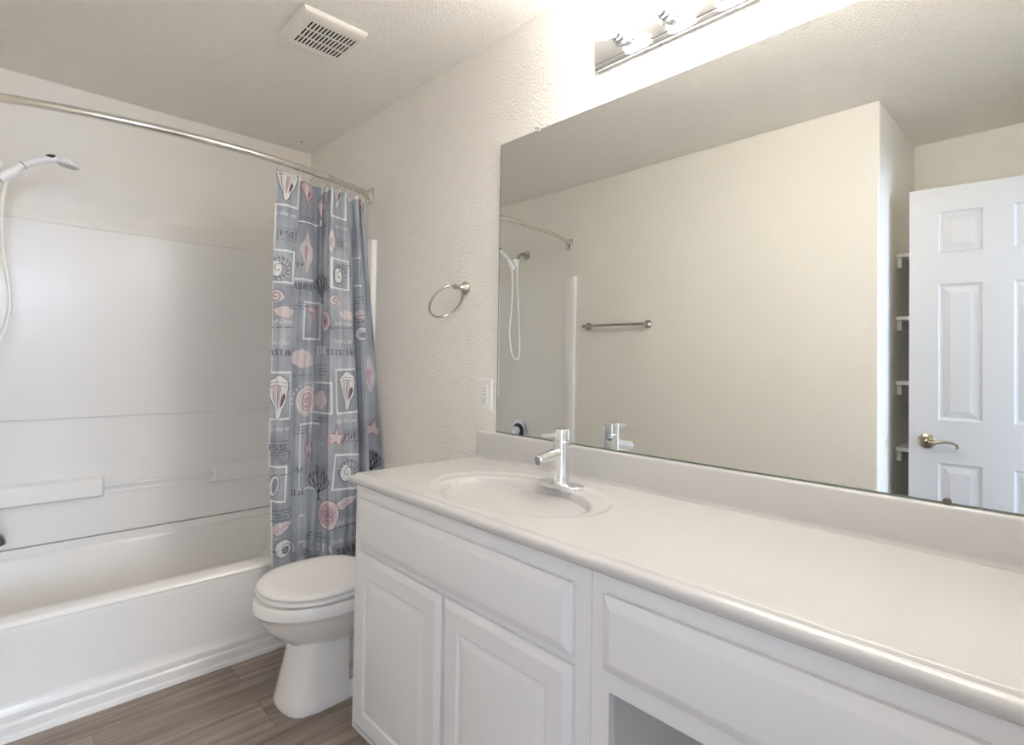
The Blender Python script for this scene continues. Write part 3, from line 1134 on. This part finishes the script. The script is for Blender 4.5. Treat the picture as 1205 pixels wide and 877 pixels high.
for n_, m_ in enumerate(MOTIFS):
    k, u, z, a = m_[0], m_[1], m_[2], m_[3:]
    if k == 'frame': m_frame(u, z, *a)
    elif k == 'whelk': m_whelk(u, z, *a)
    elif k == 'conch': m_conch(u, z, *a)
    elif k == 'conchpale': m_conch(u, z, *a, pale=True)
    elif k == 'script': m_text(u, z, a[0], a[1], 1)
    elif k == 'script2': m_text(u, z, a[0], a[1], 4)
    elif k == 'post': m_post(u, z, *a)
    elif k == 'nautilus': m_nautilus(u, z, *a)
    elif k == 'spiral':
        lay([xf_pts(ell(), u, z, 2.2 * a[0], 1.8 * a[0])], 2, 2)
        m_spiral(u, z, a[0], 2, .003, 5, 4)
    elif k == 'fan': m_fan(u, z, *a)
    elif k == 'scrawl': m_scrawl(u, z, *a, seed=n_)
    elif k == 'serif': m_serif(u, z, *a)
    elif k == 'white': m_serif(u, z, a[0], a[1], 1, 1.3)
    elif k == 'stamp': m_stamp(u, z, *a)
    elif k == 'oval': m_oval(u, z, *a)
    elif k == 'cone': m_cone(u, z, *a)
    elif k == 'moon': m_moon(u, z, *a)
    elif k == 'bar': lay([xf_pts([(-.5, -.5), (.5, -.5), (.5, .5), (-.5, .5)], u, z, *a)], 1, 1)
    elif k == 'murex': m_murex(u, z, *a)
    elif k == 'ammonite': m_ammonite(u, z, *a)
    elif k == 'coral': m_coral(u, z, *a, seed=n_)
    elif k == 'dollar': m_dollar(u, z, *a)
    elif k == 'starfish': m_star(u, z, *a)

cur = thing('shower_curtain', 'blue-grey shower curtain printed with seashells, pushed to the right end of the rod', 'shower curtain',
            (-0.28, 2.32, ZBOT))
me = bpy.data.meshes.new('fabric')
cbm.to_mesh(me)
cbm.free()
for x in CLOTH:
    me.materials.append(MAT[x])
for f in me.polygons:
    f.use_smooth = True
fab = bpy.data.objects.new('fabric', me)
C.objects.link(fab)
fab.parent = cur
fab.matrix_parent_inverse = Matrix.Translation(cur.location).inverted()
# hooks over the rod
for u in (.018, .075, .205, .33, .40, .445, .52, .60, .66, .73):
    s_, n_ = surf(u, ZTOP)
    x = s_.x
    y = rod_y(x)
    bm = new_bm()
    top = [(x + .0155 * 0, y + .0150 * math.cos(R(a)), 2.036 + .0150 * math.sin(R(a))) for a in range(-40, 200, 16)]
    pts = [Vector((s_.x, s_.y, s_.z - .018)), Vector((x, y + .016, 2.010))] + [Vector(q) for q in top] + \
          [Vector((x, y - .012, 2.018)), Vector((s_.x, s_.y - .004, s_.z - .012))]
    tube(bm, smooth_path(pts, 3), .0013, 6)
    link('curtain_hook', bm, 'polished_steel', cur, smooth=True)

# ------------------------------------------------------------------ toilet
TY = 1.955
toi = thing('toilet', 'white two-piece toilet with closed lid between tub and vanity', 'toilet', (-0.35, TY, 0))


def egg(xf_, xb_, hw, z, n=44, p=2.0, flat=0.0):
    """closed outline, pointed front at x = xf_ (towards the room), back at xb_."""
    xm = xb_ + (xf_ - xb_) * 0.50
    out = []
    for i in range(n):
        a = 2 * math.pi * i / n
        c, s = math.cos(a), math.sin(a)
        e_ = 2.0 / p
        if c >= 0:
            x = xm + (xf_ - xm) * abs(c) ** (2 / 2.12)
            y = hw * math.copysign(abs(s) ** (2 / 2.12), s)
        else:
            x = xm + (xb_ - xm) * abs(c) ** (2 / 2.7)
            y = hw * math.copysign(abs(s) ** (2 / 2.7), s)
        out.append((x, TY + y, z))
    return out


bm = new_bm()
loft(bm, [egg(-.530, -.22, .085, .20), egg(-.560, -.20, .105, .228), egg(-.598, -.18, .135, .255), egg(-.632, -.15, .158, .29),
          egg(-.648, -.13, .177, .322), egg(-.657, -.13, .184, .343), egg(-.664, -.13, .190, .347), egg(-.668, -.13, .193, .352),
          egg(-.666, -.13, .192, .383), egg(-.662, -.13, .188, .3905), egg(-.652, -.14, .178, .392)])
box(bm, (-.20, TY - .10, .24), (-.03, TY + .10, .385))
link('bowl', bm, 'porcelain', toi, smooth=True, angle=40)
bm = new_bm()


def ped(xf_, xb_, hf, hb, z, c=.03):
    q = [(xb_, -hb), (xf_ + .10, -hf)]
    for k_ in range(9):
        a_ = R(-80 + 20 * k_)
        q.append((xf_ + .062 - .062 * math.cos(a_) ** .8, hf * .93 * math.sin(a_)))
    q += [(xf_ + .10, hf), (xb_, hb)]
    return [(a, TY + b, z) for a, b in q]


loft(bm, [ped(-.582, -.365, .118, .112, 0), ped(-.584, -.365, .119, .113, .006), ped(-.580, -.365, .117, .111, .018), ped(-.566, -.365, .108, .105, .09),
          ped(-.548, -.362, .098, .096, .17), ped(-.540, -.36, .094, .094, .235)])
link('pedestal', bm, 'porcelain', toi, smooth=True, angle=50)
bm = new_bm()
rr = rounded_rect(.30, .23, .02, 3)
loft(bm, [[(-.22 + a, TY + b, 0) for a, b in rr], [(-.22 + a, TY + b, .045) for a, b in rr], [(-.22 + a * .97, TY + b * .93, .06) for a, b in rr]])
link('foot', bm, 'porcelain', toi, smooth=True, angle=40)
bm = new_bm()
tube(bm, smooth_path([(-.37, TY, .13), (-.30, TY, .12), (-.22, TY, .16), (-.15, TY, .26)], 6), .06, 20)
tube(bm, smooth_path([(-.16, TY, .28), (-.13, TY, .16), (-.13, TY, .05)], 6), .055, 20)
link('trapway', bm, 'porcelain', toi, smooth=True)


def lid_ring(s, z, back=-.245):
    return egg(-.657 + s, back - s * .4, .190 - s, z)


bm = new_bm()
loft(bm, [lid_ring(.010, .3985), lid_ring(.002, .4005), lid_ring(.0, .406), lid_ring(.001, .411), lid_ring(.006, .4125)])
link('seat', bm, 'seat_plastic', toi, smooth=True, angle=50)
bm = new_bm()
loft(bm, [lid_ring(.014, .4165), lid_ring(.006, .4180), lid_ring(.003, .4235), lid_ring(.005, .4305), lid_ring(.016, .4345),
          lid_ring(.05, .437), lid_ring(.11, .4385)])
link('lid', bm, 'seat_plastic', toi, smooth=True, angle=60)
for s in (-1, 1):
    bm = new_bm()
    lathe(bm, (-.225, TY + s * .075, .405), (0, 1, 0), [(-.022, .014), (-.018, .017), (.018, .017), (.022, .014)], 16)
    link('hinge', bm, 'seat_plastic', toi, smooth=True)
bm = new_bm()
rr = rounded_rect(.165, .37, .03, 4)
loft(bm, [[(-.105 + a * .9, TY + b * .9, .385) for a, b in rr], [(-.105 + a, TY + b, .41) for a, b in rr], [(-.105 + a, TY + b, .655) for a, b in rr]])
link('tank', bm, 'porcelain', toi, smooth=True, angle=40)
bm = new_bm()
rr = rounded_rect(.18, .385, .03, 4)
loft(bm, [[(-.105 + a * .97, TY + b * .98, .655) for a, b in rr], [(-.105 + a, TY + b, .66) for a, b in rr], [(-.105 + a, TY + b, .678) for a, b in rr],
          [(-.105 + a * .93, TY + b * .97, .686) for a, b in rr]])
link('tank_lid', bm, 'porcelain', toi, smooth=True, angle=40)

# ------------------------------------------------------------------ vanity cabinets
XF = -0.506


def panel_front(name, y0, y1, z0, z1, parent, raised=True, edge=.018):
    """overlay door or drawer front: bevelled outer edge, optional raised centre panel. y0 < y1; faces -x."""
    bm = new_bm()

    def rect(d, x):
        return [(x, y0 + d, z0 + d), (x, y1 - d, z0 + d), (x, y1 - d, z1 - d), (x, y0 + d, z1 - d)]
    rings = [rect(0, XF - .0004), rect(0, XF - .010), rect(.0025, XF - .0115), rect(edge * .85, XF - .0185), rect(edge, XF - .0192)]
    if raised:
        rings += [rect(.060, XF - .0192), rect(.064, XF - .0150), rect(.068, XF - .0142), rect(.084, XF - .0185), rect(.088, XF - .0192)]
    loft(bm, rings)
    o = link(name, bm, 'white_cabinet', parent, smooth=True, angle=14)
    return o


cab = thing('sink_cabinet', 'white sink base cabinet with false drawer above two raised-panel doors', 'cabinet', (-.25, 1.1, 0))
bm = new_bm()
box(bm, (-.488, .642, .100), (-.002, .657, .846))      # right side
box(bm, (-.488, 1.545, .100), (-.002, 1.56, .846))     # left side, notched for the toe space
box(bm, (-.400, 1.545, .0), (-.002, 1.56, .100))
box(bm, (-.488, .657, .100), (-.002, 1.545, .115))     # bottom
link('box', bm, 'white_cabinet', cab, bevel=.001)
bm = new_bm()
fx0, fx1 = XF, XF + .018
box(bm, (fx0, 1.528, .100), (fx1, 1.56, .846))
box(bm, (fx0, .642, .100), (fx1, .690, .846))
box(bm, (fx0, .690, .800), (fx1, 1.528, .846))
box(bm, (fx0, .690, .640), (fx1, 1.528, .675))
box(bm, (fx0, .690, .100), (fx1, 1.528, .140))
box(bm, (fx0, 1.075, .140), (fx1, 1.11, .640))
link('face_frame', bm, 'white_cabinet', cab)
bm = new_bm()
box(bm, (-.400, .642, 0), (-.385, 1.545, .100))
link('toe_kick', bm, 'white_cabinet', cab)
panel_front('false_drawer_front', .681, 1.530, .668, .808, cab, raised=False, edge=.022)
panel_front('door', 1.099, 1.530, .128, .650, cab)
panel_front('door', .679, 1.087, .128, .650, cab)

kn = thing('knee_drawer_unit', 'white vanity drawer unit over the open knee space', 'cabinet', (-.25, .3, 0))
bm = new_bm()
box(bm, (XF, .600, 0), (XF + .018, .641, .846))
box(bm, (XF, -.096, .800), (XF + .018, .600, .846))
box(bm, (XF, -.096, .632), (XF + .018, .600, .690))
box(bm, (XF, -.096, 0), (XF + .018, -.06, .846))
link('face_frame', bm, 'white_cabinet', kn)
bm = new_bm()
box(bm, (-.488, .626, 0), (-.002, .641, .846))
box(bm, (-.488, -.096, 0), (-.002, -.081, .846))
box(bm, (-.488, -.081, .640), (-.002, .626, .652))
link('side_panels', bm, 'white_cabinet', kn, bevel=.001)
panel_front('drawer_front', -.05, .608, .674, .811, kn, raised=False, edge=.022)

# ------------------------------------------------------------------ vanity top with integral sink
vt = thing('countertop', 'cream cultured-marble vanity top with integral oval sink and backsplash', 'countertop', (-.25, .75, .846))
HT = .879
SX, SY = -.285, 1.078           # sink centre
OX, OY = .198, .292             # outer ring half sizes
BX, BY = .158, .237             # bowl half sizes
BCX = -.302


def sst(a, b, x):
    t = min(max((x - a) / (b - a), 0), 1)
    return t * t * (3 - 2 * t)


def top_z(x, y):
    ro = math.hypot((x - SX) / OX, (y - SY) / OY)
    rb = math.hypot((x - BCX) / BX, (y - SY) / BY)
    z = HT
    # raised bead then shallow ledge
    z -= .0055 * (1 - sst(.95, 1.0, ro))
    if rb < 1.10:
        e_ = 1 - sst(.94, 1.10, rb)
        z -= .010 * e_
        if rb < 1.0:
            z -= .125 * (1 - rb ** 2.4) ** .62
    return z


ys = []
y = YE + .002
while y < 1.565:
    ys.append(y)
    y += .005 if .76 < y < 1.41 else .03
ys.append(1.565)
xs = [-.500 + .480 * i / 100 for i in range(101)]
bm = new_bm()
edge = [(0, 0), (.004, -.0012), (.0065, -.005), (.0095, -.0062), (.018, -.0075), (.0235, -.014), (.0240, -.020), (.0215, -.027), (.0150, -.0325), (.006, -.033)]
grid = [[bm.verts.new((x, y, top_z(x, y))) for x in xs] for y in ys]
for j in range(len(ys) - 1):
    for i in range(len(xs) - 1):
        bm.faces.new((grid[j][i], grid[j][i + 1], grid[j + 1][i + 1], grid[j + 1][i]))
# moulded edge along the front and the left end
path = [(x_, y_, 0) for x_, y_ in [(-.500, yy) for yy in ys]]
rows = []
base = [(grid[j][0].co.x, grid[j][0].co.y, 'f') for j in range(len(ys))] + [(v.co.x, v.co.y, 'l') for v in grid[-1]]
prev = None
for n_, (bx_, by_, sd) in enumerate(base):
    corner = (n_ == len(ys) - 1) or (n_ == len(ys))
    col = []
    for d_, dz in edge:
        if corner:
            col.append((bx_ - d_, by_ + d_, HT + dz))
        elif sd == 'f':
            col.append((bx_ - d_, by_, HT + dz))
        else:
            col.append((bx_, by_ + d_, HT + dz))
    if n_ == len(ys):
        continue
    rows.append(col)
loft(bm, rows, False, False, closed=False)
# underside
box(bm, (-.495, YE + .002, .8462), (-.001, 1.56, .8475))
bmesh.ops.remove_doubles(bm, verts=bm.verts, dist=1e-5)
o = link('counter', bm, 'cultured_marble', vt, smooth=True, angle=50)
# outside of the bowl, below the counter
bm = new_bm()
rings = []
for s, z in ((1.06, .846), (1.04, .82), (.95, .78), (.75, .755), (.4, .742)):
    rings.append([(BCX + BX * s * math.cos(2 * math.pi * i / 40), SY + BY * s * math.sin(2 * math.pi * i / 40), z) for i in range(40)])
loft(bm, rings, False, True)
link('bowl_shell', bm, 'cultured_marble', vt, smooth=True)
bm = new_bm()
pr = [(-.020, HT - .002), (-.0235, HT + .0005), (-.0205, HT + .006), (-.0195, HT + .012), (-.0185, HT + .088), (-.0165, HT + .0935), (-.012, HT + .0955),
      (-.001, HT + .0955), (-.001, HT - .030)]
loft(bm, [[(x, y, z) for x, z in pr] for y in (YE + .002, 1.566)])
link('backsplash', bm, 'cultured_marble', vt, smooth=True, angle=50)
bm = new_bm()
zb_ = top_z(BCX, SY)
lathe(bm, (BCX, SY, zb_ - .003), (0, 0, 1), [(0, .024), (.004, .024), (.0055, .018), (.0045, .008)], 24)
link('drain', bm, 'chrome', vt, smooth=True)

# ------------------------------------------------------------------ faucet
FX, FY = -.128, 1.050
fa = thing('sink_faucet', 'chrome single-lever faucet on an oval deck plate behind the sink', 'faucet', (FX, FY, .873))
bm = new_bm()
zp = .8745
st = []
for i in range(40):
    a = 2 * math.pi * i / 40
    c, s = math.cos(a), math.sin(a)
    st.append((.031 * c, (.050 if s >= 0 else -.050) * (abs(s) > 1e-6) + .028 * s))
loft(bm, [[(FX + a, FY + b, zp - .0055) for a, b in st], [(FX + a, FY + b, zp + .007) for a, b in st],
          [(FX + a * .95, FY + b * .98, zp + .0085) for a, b in st]])
link('deck_plate', bm, 'chrome', fa, smooth=True, angle=40)
bm = new_bm()
lathe(bm, (FX, FY, zp + .008), (0, 0, 1), [(0, .0275), (.004, .0275), (.007, .0255), (.010, .0250), (.122, .0245), (.1235, .0232), (.125, .0232)], 40)
link('body', bm, 'chrome', fa, smooth=True, angle=40)
bm = new_bm()
lathe(bm, (FX, FY, zp + .133), (0, 0, 1), [(0, .0225), (.002, .0245), (.030, .0245), (.0325, .0235), (.0335, .020)], 40)
link('handle_cap', bm, 'chrome', fa, smooth=True, angle=40)
bm = new_bm()
tube(bm, [(FX - .018, FY + .001, zp + .150), (FX - .082, FY + .006, zp + .154)], .0058, 14, radii=[.0064, .0054])
link('lever', bm, 'chrome', fa, smooth=True)
bm = new_bm()
sp0, sp1 = Vector((FX - .010, FY, zp + .098)), Vector((FX - .098, FY + .002, zp + .084))
d_ = (sp1 - sp0).normalized()
tube(bm, [sp0, sp1], .0165, 28)
link('spout', bm, 'chrome', fa, smooth=True, angle=50)
bm = new_bm()
lathe(bm, sp1 - d_ * .001, d_, [(0, .0165), (.003, .0168), (.005, .0150), (.004, .0120), (.001, .0110)], 28)
link('spout_ring', bm, 'chrome', fa, smooth=True)
bm = new_bm()
lathe(bm, sp1 - d_ * .0005, d_, [(0, .0110), (.002, .0108)], 20)
link('aerator', bm, 'dark_chrome', fa, smooth=True)

# ------------------------------------------------------------------ wall mirror and clips
mi_ = thing('wall_mirror', 'large frameless plate mirror above the vanity backsplash', 'mirror', (-.002, .69, .976))
bm = new_bm()
my0, my1, mz0, mz1 = YE + .003, 1.471, .9790, 2.028
box(bm, (-.0045, my0, mz0), (-.0005, my1, mz1))
bm.faces.ensure_lookup_table()
for f in bm.faces:
    f.normal_update()
    f.material_index = 0 if f.calc_center_median().x < -.004 else 1
link('glass', bm, ['mirror_silver', 'mirror_edge_and_gap_shade'], mi_)
bm = new_bm()
box(bm, (-.007, 1.276, 2.020), (-.0046, 1.288, 2.036))
box(bm, (-.007, 1.276, 2.0285), (-.0002, 1.288, 2.036))
lathe(bm, (-.007, 1.282, 2.033), (-1, 0, 0), [(0, .004), (.002, .003)], 10)
link('top_clip', bm, 'clear_plastic', mi_, bevel=.001)
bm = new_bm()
box(bm, (-.0052, my0, .9752), (-.0005, my1, .9788))  # dark strip in place of the shadow between mirror and backsplash
link('bottom_gap_shade', bm, 'mirror_edge_and_gap_shade', mi_)
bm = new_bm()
box(bm, (-.0052, my1 - .0012, .9752), (-.0002, my1 + .0012, 2.028))  # thin dark strip painting the shadow line down the mirror's left edge
link('side_gap_shade', bm, 'mirror_edge_and_gap_shade', mi_)
for y in (.178,):
    bm = new_bm()
    lathe(bm, (-.0053, y, .9805), (-1, 0, 0), [(0, .0068), (.003, .0068), (.005, .005)], 16)
    link('bottom_clip', bm, 'brown_clip', mi_, smooth=True)
bm = new_bm()
lathe(bm, (-.0002, 1.299, 2.040), (-1, 0, 0), [(0, .003), (.0012, .0025)], 10)
tag(link('nail_hole', bm, 'screw_mark', smooth=True), 'tiny dark screw plug in the wall just above the mirror', 'screw')
bm = new_bm()
lathe(bm, (-.116, 2.999, HC + .0002), (0, 0, -1), [(0, .006), (.002, .005), (.003, .002)], 12)
tag(link('ceiling_screw', bm, 'screw_mark', smooth=True), 'small dark screw in the ceiling near the far corner', 'screw')

# ------------------------------------------------------------------ vanity light bar
lb = thing('vanity_light', 'polished steel vanity light bar mounted above the mirror', 'light fixture', (-.001, .58, 2.19))
LY0, LY1 = .114, 1.030
bm = new_bm()
pr = [(-.0005, 2.131), (-.016, 2.131), (-.0205, 2.134), (-.0215, 2.140), (-.0215, 2.1455), (-.0245, 2.1470), (-.0250, 2.150), (-.0250, 2.236),
      (-.0245, 2.239), (-.0215, 2.2405), (-.0215, 2.246), (-.0205, 2.252), (-.016, 2.255), (-.0005, 2.255)]
loft(bm, [[(x, y, z) for x, z in pr] for y in (LY0, LY1)])
link('back_box', bm, 'light_box_steel', lb, smooth=True, angle=30)
BY_ = [.931 - .1470 * i for i in range(6)]
names = ['left end, nearest the shower curtain', 'second from the left end', 'third from the left end', 'third from the doorway end',
         'second from the doorway end', 'at the doorway end']
bz = 2.193
for i, y in enumerate(BY_):
    bm = new_bm()
    lathe(bm, (-.0248, y, bz), (-1, 0, 0), [(0, .026), (.003, .026), (.006, .0195), (.020, .0195), (.021, .0215), (.025, .0215), (.026, .0195), (.043, .0195)], 28)
    link('socket', bm, 'chrome', lb, smooth=True, angle=40)
    bm = new_bm()
    prf = [(0, .012), (.006, .013)]
    for a in range(20, 181, 10):
        prf.append((.0455 - .040 * math.cos(R(a)), .040 * math.sin(R(a)) + .0))
    lathe(bm, (-.0660, y, bz), (-1, 0, 0), prf, 32)
    tag(link('globe_bulb', bm, 'bulb_glass', smooth=True), 'lit white globe bulb on the vanity light bar, ' + names[i], 'light bulb',
        'globe bulbs on the vanity light bar')

# ------------------------------------------------------------------ ceiling exhaust grille
ve = thing('exhaust_vent', 'white slotted exhaust fan grille on the ceiling', 'vent', (-.48, 1.935, HC))
vx0, vx1, vy0, vy1 = -.602, -.366, 1.812, 2.048
bm = new_bm()


def vr(d, z):
    return [(vx0 + d, vy0 + d, z), (vx1 - d, vy0 + d, z), (vx1 - d, vy1 - d, z), (vx0 + d, vy1 - d, z)]


gx0, gx1, gy0, gy1 = -.556, -.379, 1.861, 2.032


def vmix(t, z):
    a = vr(0, z)
    b = [(gx0, gy0, z), (gx1, gy0, z), (gx1, gy1, z), (gx0, gy1, z)]
    return [(p_[0] * (1 - t) + q_[0] * t, p_[1] * (1 - t) + q_[1] * t, z) for p_, q_ in zip(a, b)]


loft(bm, [vmix(.03, HC - .0003), vmix(0, HC - .003), vmix(.03, HC - .008), vmix(.14, HC - .014), vmix(.34, HC - .0185), vmix(.65, HC - .020), vmix(.95, HC - .0180), vmix(1, HC - .0175)],
     cap0=False, cap1=False)
# slotted face: four rails across and fins between the slots
gx0, gx1, gy0, gy1 = -.556, -.379, 1.861, 2.032
zt, zl = HC - .0175, HC - .0150
rows_ = 3
rh = (gy1 - gy0) / rows_
for r_ in range(rows_ + 1):
    yc_ = gy0 + rh * r_
    w_ = .0035 if 0 < r_ < rows_ else .007
    box(bm, (gx0 - .001, max(yc_ - w_, gy0 - .001), zt), (gx1 + .001, min(yc_ + w_, gy1 + .001), zl))
ns = 13
for i in range(ns + 1):
    xc_ = gx0 + (gx1 - gx0) * i / ns
    box(bm, (max(xc_ - .0037, gx0 - .001), gy0, zt + .0002), (min(xc_ + .0037, gx1 + .001), gy1, zl))
link('grille', bm, 'grille_plastic', ve, bevel=.0015, seg=2)
bm = new_bm()
box(bm, (gx0 - .012, gy0 - .012, HC - .0060), (gx1 + .012, gy1 + .012, HC - .0004))
link('duct', bm, 'dark_slot', ve)

# ------------------------------------------------------------------ towel ring
tr = thing('towel_ring', 'brushed nickel towel ring on the wall left of the mirror', 'towel ring', (0, 1.668, 1.518))
tip = Vector((-.062, 1.655, 1.518))
bm = new_bm()
base_ = Vector((-.0003, 1.668, 1.517))
lathe(bm, base_, (-1, 0, 0), [(0, .026), (.004, .0265), (.008, .024), (.020, .014), (.032, .0085), (.044, .0075)], 32)
link('rosette', bm, 'nickel', tr, smooth=True)
bm = new_bm()
lathe(bm, (-.040, 1.666, 1.517), (-1, -.25, 0), [(0, .0070), (.004, .0062), (.012, .0085), (.018, .0105), (.024, .0105), (.029, .008), (.032, .004)], 20)
link('ring_holder', bm, 'nickel', tr, smooth=True)
cc = Vector((-.07780574, 1.68521499, 1.45925275))
aa = Vector((-.14575891, .60990594, -.77895384)).normalized()
bb = Vector((-.98541268, -.159414, .05957366)).normalized()
cc += Vector((-.003, 0, 0))
bm = new_bm()
tube(bm, [cc + (aa * math.cos(2 * math.pi * i / 64) + bb * math.sin(2 * math.pi * i / 64)) * .0741 for i in range(64)], .0042, 12, closed=True)
link('ring', bm, 'nickel', tr, smooth=True)

# ------------------------------------------------------------------ outlet
ou = thing('wall_outlet', 'white double outlet cover beside the mirror', 'outlet', (0, 1.537, 1.108))
bm = new_bm()
rr = rounded_rect(.076, .118, .004, 3)
oy, oz = 1.538, 1.109
loft(bm, [[(-.0003, oy + a, oz + b) for a, b in rr], [(-.003, oy + a, oz + b) for a, b in rr], [(-.006, oy + a * .94, oz + b * .96) for a, b in rr]])
link('cover_plate', bm, 'white_plastic', ou, smooth=True, angle=30)
bm = new_bm()
rr = rounded_rect(.034, .068, .002, 2)
loft(bm, [[(-.0055, oy + a, oz + b) for a, b in rr], [(-.0078, oy + a, oz + b) for a, b in rr], [(-.0082, oy + a * .95, oz + b * .97) for a, b in rr]])
link('receptacle', bm, 'white_plastic', ou, smooth=True, angle=30)
bm = new_bm()
for s in (-1, 1):
    zc = oz + s * .020
    box(bm, (-.0086, oy - .0075, zc - .001), (-.008, oy - .0057, zc + .007))
    box(bm, (-.0086, oy + .0057, zc + .000), (-.008, oy + .0075, zc + .007))
    lathe(bm, (-.008, oy, zc - .007), (-1, 0, 0), [(0, .0028), (.0006, .0026)], 10)
box(bm, (-.0084, oy - .004, oz - .0015), (-.008, oy + .004, oz - .0005))
box(bm, (-.0084, oy - .004, oz + .0005), (-.008, oy + .004, oz + .0015))
link('slots', bm, 'dark_slot', ou)

# ------------------------------------------------------------------ towel bar on the left wall
tb = thing('towel_bar', 'brushed nickel towel bar on the left wall, seen in the mirror', 'towel bar', (XL, 2.02, 1.467))
z = 1.467
for y, s in ((1.800, -1), (2.250, 1)):
    bm = new_bm()
    lathe(bm, (XL + .0003, y, z), (1, 0, 0), [(0, .026), (.004, .0265), (.008, .024), (.022, .014), (.036, .009), (.050, .008)], 32)
    lathe(bm, (XL + .052, y - .014, z), (0, 1, 0), [(0, .005), (.004, .0095), (.012, .0115), (.016, .0115), (.024, .0095), (.028, .005)], 20)
    link('post', bm, 'nickel', tb, smooth=True)
bm = new_bm()
tube(bm, [(XL + .052, 1.806, z), (XL + .052, 2.244, z)], .0085, 16)
link('bar', bm, 'nickel', tb, smooth=True)

# ------------------------------------------------------------------ linen shelves in the recess
for i, zt_ in enumerate((1.786, 1.480, 1.166, .846)):
    sh_ = thing('linen_shelf', ['top white linen shelf in the recess behind the door, seen in the mirror',
                                'second white linen shelf from the top, seen in the mirror',
                                'third white linen shelf from the top, seen in the mirror',
                                'lowest white linen shelf, level with the door lever, seen in the mirror'][i],
                'shelf', (-2.06, .26, zt_ - .02), 'linen shelves in the recess')
    bm = new_bm()
    box(bm, (-2.268, YE + .002, zt_ - .018), (-1.850, .6205, zt_))
    link('board', bm, 'shelf_white', sh_, bevel=.0015)
    bm = new_bm()
    box(bm, (-2.268, .602, zt_ - .066), (-1.868, .6205, zt_ - .0185))
    link('cleat', bm, 'shelf_white', sh_, bevel=.0015)

# ------------------------------------------------------------------ six-panel door, standing open
LAT = Vector((-1.700, .542, 0))
HIN = Vector((-1.776, -.062, 0))
dv = (HIN - LAT)
DW = dv.length
dv.normalize()
dn = Vector((-dv.y, dv.x, 0))
if dn.x < 0:
    dn = -dn                       # towards the mirror
DT = .035


def dpt(s, z, d):
    return LAT + dv * s + dn * d + Vector((0, 0, z))


door = thing('panel_door', 'white six-panel door standing open, seen in the mirror', 'door', (-1.75, .2, 0))
sw, pw, mw = .105, .150, DW - 2 * .105 - 2 * .150
cols = [(sw, sw + pw), (sw + pw + mw, sw + 2 * pw + mw)]
rws = [(.215, .815), (1.003, 1.607), (1.745, 1.930)]
DH0, DH1 = .012, 2.040
bm = new_bm()
sx_ = sorted({0, DW, *[c for q in cols for c in q]})
sz_ = sorted({DH0, DH1, *[c for q in rws for c in q]})


def quad(pts):
    bm.faces.new([bm.verts.new(q) for q in pts])


for side in (1, -1):
    D0 = 0 if side > 0 else -DT
    for a, b in zip(sx_, sx_[1:]):
        for c, d in zip(sz_, sz_[1:]):
            isp = any(abs(a - q[0]) < 1e-6 for q in cols) and any(abs(c - q[0]) < 1e-6 for q in rws)
            if not isp:
                quad([dpt(a, c, D0), dpt(b, c, D0), dpt(b, d, D0), dpt(a, d, D0)])
            else:
                lv_ = [(0, 0), (.004, .0045), (.010, .0070), (.016, .0078), (.034, .0040), (.042, .0022)]
                rg_ = [[dpt(a + e_, c + e_, D0 - side * q), dpt(b - e_, c + e_, D0 - side * q), dpt(b - e_, d - e_, D0 - side * q),
                        dpt(a + e_, d - e_, D0 - side * q)] for e_, q in lv_]
                loft(bm, rg_, cap0=False, cap1=True)
for a, b in (((0, DH0), (0, DH1)), ((0, DH1), (DW, DH1)), ((DW, DH1), (DW, DH0)), ((DW, DH0), (0, DH0))):
    quad([dpt(a[0], a[1], 0), dpt(b[0], b[1], 0), dpt(b[0], b[1], -DT), dpt(a[0], a[1], -DT)])
bmesh.ops.remove_doubles(bm, verts=bm.verts, dist=1e-5)
link('leaf', bm, 'white_door', door, smooth=True, angle=12)
for side in (1, -1):
    D0 = 0 if side > 0 else -DT
    o0 = dpt(.065, .907, D0)
    nn = dn * side
    bm = new_bm()
    lathe(bm, o0, nn, [(0, .033), (.004, .0335), (.006, .030), (.010, .029), (.013, .022), (.017, .020), (.019, .012)], 32)
    rs = link('rosette', bm, 'antique_nickel', door, smooth=True)
    bm = new_bm()
    lathe(bm, o0 + nn * .017, nn, [(0, .011), (.020, .010), (.036, .011), (.042, .010), (.044, .006)], 20)
    zz = Vector((0, 0, 1))
    pth = [o0 + nn * .044 + dv * .0, o0 + nn * .046 + dv * .022 - zz * .004, o0 + nn * .046 + dv * .050 + zz * .004,
           o0 + nn * .044 + dv * .080 + zz * .004, o0 + nn * .042 + dv * .104 - zz * .005, o0 + nn * .041 + dv * .107 - zz * .014,
           o0 + nn * .041 + dv * .099 - zz * .017]
    sp_ = smooth_path(pth, 5)
    tube(bm, sp_, .006, 12, radii=[.0085 - .0035 * min(1, i / 18) + (.0015 if i > 24 else 0) for i in range(len(sp_))])
    link('lever_handle', bm, 'antique_nickel', door, smooth=True)
bm = new_bm()
c_ = dpt(.065, .907, .0615)
lathe(bm, c_, dn, [(-.0005, .0045), (.0008, .004)], 12)
link('lock_button', bm, 'black_plastic', door)
bpy.context.view_layer.update()
